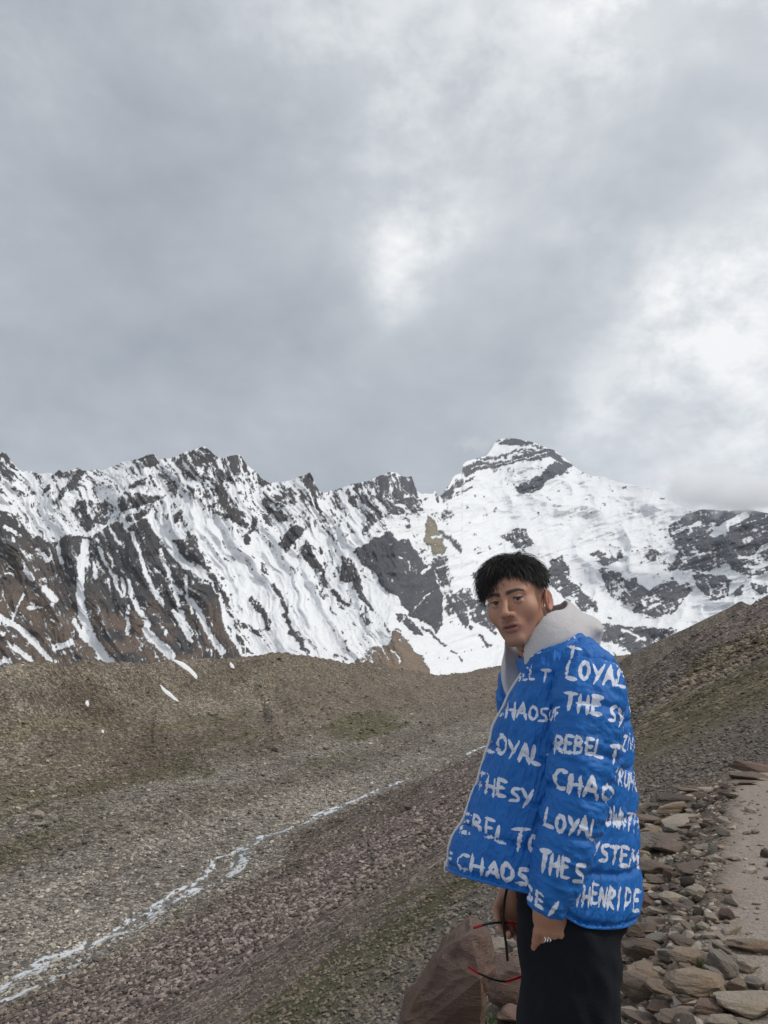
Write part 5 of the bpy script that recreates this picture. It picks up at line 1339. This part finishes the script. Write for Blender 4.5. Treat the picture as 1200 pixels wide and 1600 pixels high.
for i, vv in enumerate(np.arange(.05, .62, .085)):
    EX.append((["LOYALTO", "THESYSTEM", "REBELTO", "CHAOS", "THENRIDE"][i % 5], float(Uj.max()) - .62 + .05 * (i % 3), vv, float(Uj.max()) - .02, vv - .02, -.042))
pm = print_mask(JPx.reshape(-1, 3), NJ.reshape(-1, 3), UVj.reshape(-1, 2), TW, EX)
JK = pobj('jacket', JPx.reshape(-1, 3), gridfaces(JPx.shape[0], JPx.shape[1], True), JM); vflt(JK, 'print', pm)
JK['label'] = 'blue quilted puffer jacket printed with white brush lettering, worn open'

# ------------------------------------------------------------------ sleeves
def tube(path, rad, nv, nu, squash=1.0):
    path = np.array(path, float); rad = np.array(rad, float)
    L = np.r_[0, np.cumsum(np.linalg.norm(np.diff(path, axis=0), axis=1))]; s = np.linspace(0, L[-1], nv)
    def si(y, w=31):
        a = np.interp(s, L, y); k = np.hanning(w); k /= k.sum(); return np.convolve(np.pad(a, w // 2, mode='reflect', reflect_type='odd'), k, 'valid')
    P = np.stack([si(path[:, i]) for i in range(3)], -1); R = si(rad)
    T_ = np.gradient(P, axis=0); T_ /= np.linalg.norm(T_, axis=1)[:, None]
    e1 = np.cross(T_, np.array([0, 1., 0])); e1 /= np.linalg.norm(e1, axis=1)[:, None]; e2 = np.cross(T_, e1)
    a = np.linspace(0, 2 * np.pi, nu, endpoint=False)
    return P[:, None] + R[:, None, None] * (np.cos(a)[None, :, None] * e1[:, None] + squash * np.sin(a)[None, :, None] * e2[:, None]), s, R
def sleeve(path, rad, words, extra, seed, name, nu=230, nvv=240):
    SPt, s, R = tube(path, rad, nvv, nu)
    U, Vv = metric(SPt); Nn = grid_normals(SPt); cc_ = SPt.mean(1, keepdims=True)
    if ((Nn * (SPt - cc_)).sum(2).mean() < 0): Nn = -Nn
    lines = [.10, .20, .295, .385, .47]
    lines = [x for x in lines if x < s[-1] - .05]
    dd = quilt(Vv + .010 * (fbm(U * 12, Vv * 2, 3, seed=seed) - .5), lines, .009, .007)
    dd += .016 * (fbm(U * 9, Vv * 7, 4, .5, seed=seed + 1) - .5) + .013 * (fbm(U * 26 + Vv * 18, Vv * 20, 4, .55, seed=seed + 2) - .5) + .010 * (fbm(U * 16, Vv * 46, 3, .6, seed=seed + 3, ridged=True) - .5)
    dd -= .006 * np.exp(-((Vv - s[-1] + .014) / .006) ** 2)
    SPt = SPt + Nn * dd[..., None]
    c0 = SPt[-1].mean(0); inn = np.stack([c0 + (SPt[-1] - c0) * .82, c0 + (SPt[-1] - c0) * .78 + np.array([0, 0, .05])])
    c1 = SPt[0].mean(0)
    allP = np.concatenate([c1 + (SPt[:1] - c1) * .3 + np.array([0, 0.03, .004]), c1 + (SPt[:1] - c1) * .75 + np.array([0, .01, .006]), SPt, inn], 0)
    UU = np.concatenate([U[:1], U[:1], U, U[-1:], U[-1:]], 0); VV = np.concatenate([Vv[:1] - .05, Vv[:1] - .02, Vv, Vv[-1:] + .03, Vv[-1:] + .09], 0)
    Na = grid_normals(allP)
    if ((Na * (allP - allP.mean(1, keepdims=True))).sum(2).mean() < 0): Na = -Na
    pmk = print_mask(allP.reshape(-1, 3), Na.reshape(-1, 3), np.stack([UU, VV], -1).reshape(-1, 2), words, extra)
    o = pobj(name, allP.reshape(-1, 3), gridfaces(allP.shape[0], nu, True), JM, parent=JK); vflt(o, 'print', pmk)
    return o
SW = [("ST", 858, 1016, 906, 1030, 18), ("LOYAL", 882, 1060, 980, 1074, 27), ("OF", 856, 1128, 874, 1122, 20), ("THE", 880, 1106, 942, 1118, 26), ("SY", 950, 1126, 977, 1134, 25), ("REBEL", 864, 1173, 945, 1182, 25), ("T", 951, 1188, 968, 1192, 24),
      ("CHAO", 863, 1229, 960, 1257, 30), ("LOYAL", 848, 1290, 938, 1317, 28), ("THE", 841, 1357, 891, 1374, 31), ("S", 893, 1376, 914, 1381, 28), ("BE", 819, 1401, 851, 1424, 22), ("/", 853, 1430, 873, 1437, 22)]
LPATH = [pnt(903, 1024, 2.02), pnt(914, 1042, 1.965), pnt(919, 1075, 1.915), pnt(919, 1110, 1.89), pnt(915, 1165, 1.87), pnt(906, 1220, 1.86), pnt(894, 1270, 1.855), pnt(878, 1330, 1.857), pnt(863, 1382, 1.865), pnt(852, 1416, 1.875)]
sleeve(LPATH, [.050, .072, .083, .0845, .079, .075, .071, .067, .058, .047], SW, [(w_, -.24, v_, -.10, v_ + .02, -.03) for w_, v_ in (("REBEL", .1), ("CHAOS", .2), ("LOYAL", .3))], 190, 'sleeve')
RPATH = [SHR + np.array([0, -.04, .03]), SHR + np.array([.0, .03, -.06]), ARMR[1], ARMR[2] + np.array([.004, .0, .015])]
sleeve(RPATH, [.06, .08, .072, .048], [], [("LOYAL", -.2, .15, -.02, .17, -.03), ("REBEL", -.2, .3, -.02, .32, -.03)], 195, 'sleeve', 90, 120)

# collar: a folded band round the neck
ca_ = np.linspace(0, 2 * np.pi, 120, endpoint=False)
CN = np.array(pnt(860, 1013, 2.08)); cu = np.array([-.45, 0, 1.0]); cu /= np.linalg.norm(cu); cf = np.cross(np.array([0, 1., 0]), cu); 
crows = []
for (k, up_) in [(.84, -.03), (.88, .004), (.94, .012), (1.02, .008), (1.10, -.012), (1.16, -.034), (1.15, -.048)]:
    crows.append(CN + cf[None] * (np.cos(ca_) * .090 * k)[:, None] + np.array([[.0, 1, 0]]) * (np.sin(ca_) * .128 * k)[:, None] + cu[None] * up_)
CP = np.array(crows); CP = np.stack([np.stack([np.interp(np.linspace(0, 6, 40), range(7), CP[:, j, i]) for i in range(3)], -1) for j in range(CP.shape[1])], 1)
CP += .006 * (fbm(np.cos(ca_) * 3 + 5, np.sin(ca_) * 3 + 5, 3, seed=198) - .5)[None, :, None]
Uc, Vc = metric(CP); Nc = grid_normals(CP); 
if Nc[24, 90, 1] > 0: Nc = -Nc
pmk = print_mask(CP.reshape(-1, 3), Nc.reshape(-1, 3), np.stack([Uc, Vc], -1).reshape(-1, 2), [("LOST", 822, 1030, 874, 1004, 15), ("YA", 876, 1003, 900, 996, 12)], [], .0026)
o = pobj('collar', CP.reshape(-1, 3), gridfaces(CP.shape[0], 120, True), JM, parent=JK); vflt(o, 'print', pmk)

# zip along the open front edge
ZW = simple_mat('white_zip', srgb(206, 206, 208), .5, .4)
fi = 300                                               # column of the front edge
pxj, _ = project(JP); zi = np.argmin(pxj[3:-16], 1); zi = np.round(np.convolve(np.pad(zi.astype(float), 30, mode='edge'), np.ones(61) / 61, 'valid')).astype(int) - 3
rws = np.arange(3, nv - 16)
zl = JP[rws, zi]
outw = (zl - cen[rws]); outw /= np.linalg.norm(outw, axis=1)[:, None]
zl = zl + outw * .003
k_ = np.hanning(15); k_ /= k_.sum(); zl = np.stack([np.convolve(np.pad(zl[:, i], 7, mode='edge'), k_, 'valid') for i in range(3)], -1)
ZP, zs_, _ = tube(zl, np.full(len(zl), .0036), 260, 8)
teeth = 1 + .28 * (np.sin(np.arange(260) * 2.2) > 0)[:, None, None]; zc_ = ZP.mean(1, keepdims=True)
ZO = pobj('zipper', (zc_ + (ZP - zc_) * teeth).reshape(-1, 3), gridfaces(260, 8, True), ZW, parent=JK)
zb = zl[0]
bm = bmesh.new()
bmesh.ops.create_cube(bm, size=1, matrix=Matrix.Translation(Vector(zb)) @ Matrix.Diagonal((.013, .012, .022, 1)))
bmesh.ops.bevel(bm, geom=bm.edges[:], offset=.003, segments=2)
me = bpy.data.meshes.new('slider'); bm.to_mesh(me); bm.free()
ring_c = zb + np.array([-.001, -.008, -.004]); vs, fs = [], []
for i in range(20):
    a = i / 20 * 6.283
    for j in range(6):
        bb_ = j / 6 * 6.283; rr_ = .0058 + .0019 * math.cos(bb_); vs.append(ring_c + np.array([rr_ * math.cos(a), .0019 * math.sin(bb_), rr_ * math.sin(a) * 1.25]))
rf = [(i * 6 + j, ((i + 1) % 20) * 6 + j, ((i + 1) % 20) * 6 + (j + 1) % 6, i * 6 + (j + 1) % 6) for i in range(20) for j in range(6)]
sv = [np.array(v.co) for v in me.vertices]; sf = [tuple(p.vertices) for p in me.polygons]; k0_ = len(sv)
bpy.data.meshes.remove(me)
pobj('zip_slider', sv + vs, sf + [tuple(i + k0_ for i in f_) for f_ in rf], ZW, parent=JK)

# ------------------------------------------------------------------ hoodie with its hood lying back
def sdf_grid(lo, hi, st): 
    a = [np.arange(lo[i], hi[i] + st, st) for i in range(3)]
    return a, [g.astype(np.float32) for g in np.meshgrid(*a, indexing='ij', sparse=True)]
HC = NB
ax3, g3 = sdf_grid(HC + np.array([-.22, -.26, -.34]), HC + np.array([.26, .26, .20]), .0042)
rel_ = [g3[i] - HC[i] for i in range(3)]
hf = sum(rel_[i] * TF[i] for i in range(3)); hs = sum(rel_[i] * TL[i] for i in range(3)); hu = rel_[2] + 0 * hf
hp3 = (hf, hs, hu)
blob = ell((np.where(hf > 0, hf * (.163 / .098), hf), hs, hu), (.0, 0, .010), (.163, .122, .124))
blob = su(blob, ell(hp3, (-.118, 0, .046), (.040, .10, .028)), .03)
blob = su(blob, ell(hp3, (.012, 0, -.10), (.075, .095, .12)), .04)
blob = su(blob, ell(tuple(g3), pnt(802, 1052, 2.14), (.030, .055, .065)), .02)
pn = np.array([.19, 0, .10]); pn = pn / np.linalg.norm(pn)       # the opening runs from behind the ear down to the zip
pA, pB = np.array(pnt(848, 927, 2.03)), np.array(pnt(786, 1050, 2.0)); pnw = np.cross(pB - pA, TL); pnw /= np.linalg.norm(pnw)
if pnw[0] > 0: pnw = -pnw
cut = sum((g3[i] - pA[i]) * pnw[i] for i in range(3))
fold = .004 * np.sin(hu * 60 + hf * 40) * sstep(-.02, -.08, hf) + .003 * np.sin(hs * 70 + hu * 30)
sh = smax(blob + fold, cut, .010)
cav = ell(hp3, (.022, 0, .050), (.104, .086, .130))
cav = su(cav, cone(hp3, (.0, 0, .1), (.085, 0, -.10), .06, .045), .03)
FH = smax(sh, -cav, .008)
torso_in = ell(hp3, (-.03, 0, -.34), (.105, .13, .26))
FH = su(FH, smax(torso_in, -cav, .01), .02)
HV, HF = surfnets(FH.astype(np.float32), *ax3)
m, t, b = mat('grey_fleece'); c = t.node('ShaderNodeTexCoord').outputs['Object']
n = t.noise(c, 320, 4, .7); n2 = t.noise(c, 22, 4, .6)
t.l.new(t.vmath('SCALE', t.mix(0., srgb(196, 192, 192), srgb(196, 192, 192)), t.math('ADD', .82, t.math('ADD', t.math('MULTIPLY', n, .14), t.math('MULTIPLY', n2, .16)))), b.inputs['Base Color'])
b.inputs['Roughness'].default_value = .95; b.inputs['Specular IOR Level'].default_value = .1; b.inputs['Sheen Weight'].default_value = .15
t.l.new(t.bump(t.math('ADD', t.math('MULTIPLY', n, .15), n2), .5, .012), b.inputs['Normal'])
HOOD = pobj('hoodie', HV, HF, m); HOOD['label'] = 'light grey hoodie with its hood lying on the back'

# ------------------------------------------------------------------ trousers
ax3, g3 = sdf_grid(np.array([.20, 1.72, FZ + .05]), np.array([.78, 2.48, 1.06]), .0075)
p3 = tuple(g3)
hipN, hipF = np.array(pnt(891, 1420, 2.035)), np.array(pnt(893, 1420, 2.19))
kn, kf = np.array(pnt(891, 1610, 2.035)), np.array(pnt(890, 1610, 2.19))
an, af = np.array([.50, 2.0, FZ + .10]), np.array([.50, 2.20, FZ + .10])
def leg(h, k, a): return su(cone(p3, h + np.array([0, 0, .14]), k, .136, .122), cone(p3, k, a, .120, .085), .02)
FT = su(leg(hipN, kn, an), leg(hipF, kf, af), .03)
wz = g3[2] + 0 * FT; wxx = g3[0] + 0 * FT; wyy = g3[1] + 0 * FT
FT = FT + .036 * (fbm(wxx * 7 + wyy * 5, wz * 5 + wxx * 4, 3, .5, seed=250) - .5) + .020 * (fbm(wxx * 22 + wz * 9, wz * 12 + wyy * 6, 2, .5, seed=251) - .5)
FT = np.maximum(FT + .7 * np.maximum(wz - .89, 0), wz - 1.02)
# pocket mouth where the left hand goes in
zt_, zb_ = pnt(858, 1415, 1.87)[2], pnt(858, 1475, 1.87)[2]; xc_ = pnt(858, 1440, 1.87)[0]
wd_ = .043 * np.clip((wz - zb_) / (zt_ - zb_), -.5, 1.15)
FT = ssub(FT, np.maximum(.8 * (np.abs(wxx - xc_ - .004) - wd_), wyy - 1.975), .004)
TV, TFc = surfnets(FT.astype(np.float32), *ax3)
TR = pobj('trousers', TV, TFc, simple_mat('dark_trouser_cloth', srgb(21, 24, 31), .85, .2, 30, .25, .4, 180)); TR['label'] = 'very dark navy loose trousers'
CORD = simple_mat('black_cord', srgb(16, 16, 18), .7)
cp, _, _ = tube([pnt(797, 1372, 2.0), pnt(789, 1400, 1.97), pnt(786, 1428, 1.96), pnt(787, 1452, 1.96), pnt(791, 1475, 1.96), pnt(793, 1501, 1.97)], [.003] * 6, 80, 8)
pobj('drawcord', cp.reshape(-1, 3), gridfaces(80, 8, True), CORD, parent=TR)
# white stitched trim in the pocket mouth
TRIM = simple_mat('white_thread', srgb(214, 214, 214), .8)
tv, tf = [], []
for i in range(6):
    a = pnt(851 + i * 2.0, 1464 + (i % 3) * 2.2, 1.882); b_ = pnt(851 + i * 2.0 + (-2 if i % 2 else 2), 1470 + (i % 2) * 2, 1.880); k = len(tv)
    a, b_ = np.array(a), np.array(b_); w_ = np.array([.0009, 0, .0004]); tv += [a - w_, a + w_, b_ + w_, b_ - w_]; tf += [(k, k + 1, k + 2, k + 3)]
pobj('pocket_stitching', tv, tf, TRIM, parent=TR, smooth=False)

# shoes (below the frame)
SHOE = simple_mat('grey_shoe', srgb(70, 68, 66), .8)
for yy in (1.98, 2.20):
    ax3, g3 = sdf_grid(np.array([.24, yy - .09, FZ - .02]), np.array([.62, yy + .09, FZ + .16]), .008)
    f_ = su(ell(tuple(g3), (.36, yy - .01, FZ + .035), (.11, .050, .045)), ell(tuple(g3), (.49, yy, FZ + .06), (.075, .045, .075)), .04)
    f_ = np.maximum(f_, FZ - .004 - g3[2])
    v_, q_ = surfnets(f_.astype(np.float32), *ax3); pobj('shoe', v_, q_, SHOE)

# ------------------------------------------------------------------ sunglasses hanging from the right hand
SG = bpy.data.objects.new('sunglasses', None); COL.objects.link(SG); SGO = np.array(pnt(815, 1487, 2.22)); SG.location = SGO
tag(SG, 'black and red sunglasses dangling from the hand beside the trousers', 'sunglasses')
BLK = simple_mat('black_plastic', srgb(20, 20, 22), .3, .5); RED = simple_mat('red_plastic', srgb(190, 24, 40), .35, .5); LENS = simple_mat('dark_lens', srgb(30, 24, 26), .1, .6)
def arm(pts, cols):
    P_ = np.array([pnt(*p) for p in pts]); segs = [(0, .18, RED), (.18, .66, BLK), (.66, 1.0, RED)]
    L = np.r_[0, np.cumsum(np.linalg.norm(np.diff(P_, axis=0), axis=1))]; L /= L[-1]
    par = None
    for a, b_, mt in segs:
        s = np.linspace(a, b_, 8); q = np.stack([np.interp(s, L, P_[:, i]) for i in range(3)], -1)
        tp, _, _ = tube(q, [.0036 if mt is RED else .0030] * 8, 24, 8)
        o = new_obj({0: 'temple_tip', .18: 'temple', .66: 'temple_hinge_end'}[a], tp.reshape(-1, 3) - SGO, gridfaces(24, 8, True), mt, parent=SG)
arm([(739, 1450, 2.22), (750, 1447, 2.22), (765, 1442, 2.22), (785, 1441, 2.22), (800, 1443, 2.22), (818, 1445, 2.23)], 0)
arm([(732, 1511, 2.20), (748, 1521, 2.20), (768, 1530, 2.20), (782, 1535, 2.20), (798, 1532, 2.21), (818, 1524, 2.22)], 0)
fr_, _, _ = tube([pnt(818, 1443, 2.23), pnt(824, 1465, 2.235), pnt(823, 1485, 2.235), pnt(823, 1505, 2.235), pnt(818, 1526, 2.22)], [.004] * 5, 40, 8)
new_obj('frame', fr_.reshape(-1, 3) - SGO, gridfaces(40, 8, True), BLK, parent=SG)
for y0_ in (1464, 1505):
    c_ = np.array(pnt(822, y0_, 2.238)); vs = [c_ + np.array([.004, .012, 0])]
    for i in range(20):
        a = i / 20 * 6.283; vs.append(c_ + np.array([.004 * math.cos(a), .020 + .020 * math.cos(a), .027 * math.sin(a)]))
    vs2 = [v + np.array([.002, 0, 0]) for v in vs]
    fs = [(0, 1 + i, 1 + (i + 1) % 20) for i in range(20)] + [(21, 22 + (i + 1) % 20, 22 + i) for i in range(20)] + [(1 + i, 22 + i, 22 + (i + 1) % 20, 1 + (i + 1) % 20) for i in range(20)]
    new_obj('lens', np.array(vs + vs2) - SGO, fs, LENS, parent=SG)

# ------------------------------------------------------------------ cloud hugging the ridge, and the air between
def cloud(name, c, r, dens, label, seed):
    bm = bmesh.new(); bmesh.ops.create_icosphere(bm, subdivisions=3, radius=1.0)
    me = bpy.data.meshes.new(name); bm.to_mesh(me); bm.free()
    o = bpy.data.objects.new(name, me); COL.objects.link(o); o.location = c; o.scale = r
    m = bpy.data.materials.new(name); m.use_nodes = True; t = NT(m.node_tree); t.n.clear()
    out = t.node('ShaderNodeOutputMaterial'); v = t.node('ShaderNodeVolumePrincipled'); t.l.new(v.outputs[0], out.inputs['Volume'])
    p = t.node('ShaderNodeTexCoord').outputs['Object']
    q = t.vmath('ADD', t.vmath('MULTIPLY', p, (2.2, 1.4, 1.0)), (seed, 0, 0))
    n = t.noise(q, 1.5, 6, .58)
    fall = t.math('SUBTRACT', 1.0, t.vmath('LENGTH', p))
    d = t.math('ADD', t.math('MULTIPLY', fall, 1.25), t.math('MULTIPLY', t.math('SUBTRACT', n, .5), 2.3))
    k = t.math('MULTIPLY', t.maprange(d, .28, .85), t.maprange(fall, 0.0, .2))
    t.l.new(t.math('MULTIPLY', k, dens), v.inputs['Density'])
    v.inputs['Color'].default_value = (.99, .99, .995, 1); v.inputs['Anisotropy'].default_value = .1
    me.materials.append(m); tag(o, label, kind='stuff'); return o
c0 = pix(1128, 764, 3900.)
cloud('cloud', tuple(c0), (470, 250, 185), .014, 'white cumulus cloud resting on the ridge right of the summit', 3.0)
c0 = pix(742, 694, 4700.)
cloud('cloud', tuple(c0), (170, 150, 70), .0035, 'faint cloud wisp drifting at the left of the summit', 9.0)
hz = bpy.data.meshes.new('haze'); bm = bmesh.new(); bmesh.ops.create_cube(bm, size=1); bm.to_mesh(hz); bm.free()
ho = bpy.data.objects.new('haze', hz); COL.objects.link(ho)
zlo, zhi = min(float(gz.min()), float(MV[..., 2].min())) - 1, float(MV[..., 2].max()) + 60
xm = max(abs(MV[..., 0]).max(), abs(gx).max()) + 60; y0_, y1_ = min(float(gy.min()), -20) - 40, max(float(MV[..., 1].max()), float(gy.max())) + 60
ho.scale = (2 * xm, y1_ - y0_, zhi - zlo); ho.location = (0, (y0_ + y1_) / 2, (zlo + zhi) / 2)
m = bpy.data.materials.new('haze'); m.use_nodes = True; t = NT(m.node_tree); t.n.clear()
out = t.node('ShaderNodeOutputMaterial'); v = t.node('ShaderNodeVolumePrincipled'); t.l.new(v.outputs[0], out.inputs['Volume'])
v.inputs['Density'].default_value = 1.8e-5; v.inputs['Color'].default_value = (.82, .9, 1, 1); v.inputs['Anisotropy'].default_value = .2
hz.materials.append(m); tag(ho, 'thin blue mountain haze filling the valley air', kind='stuff')
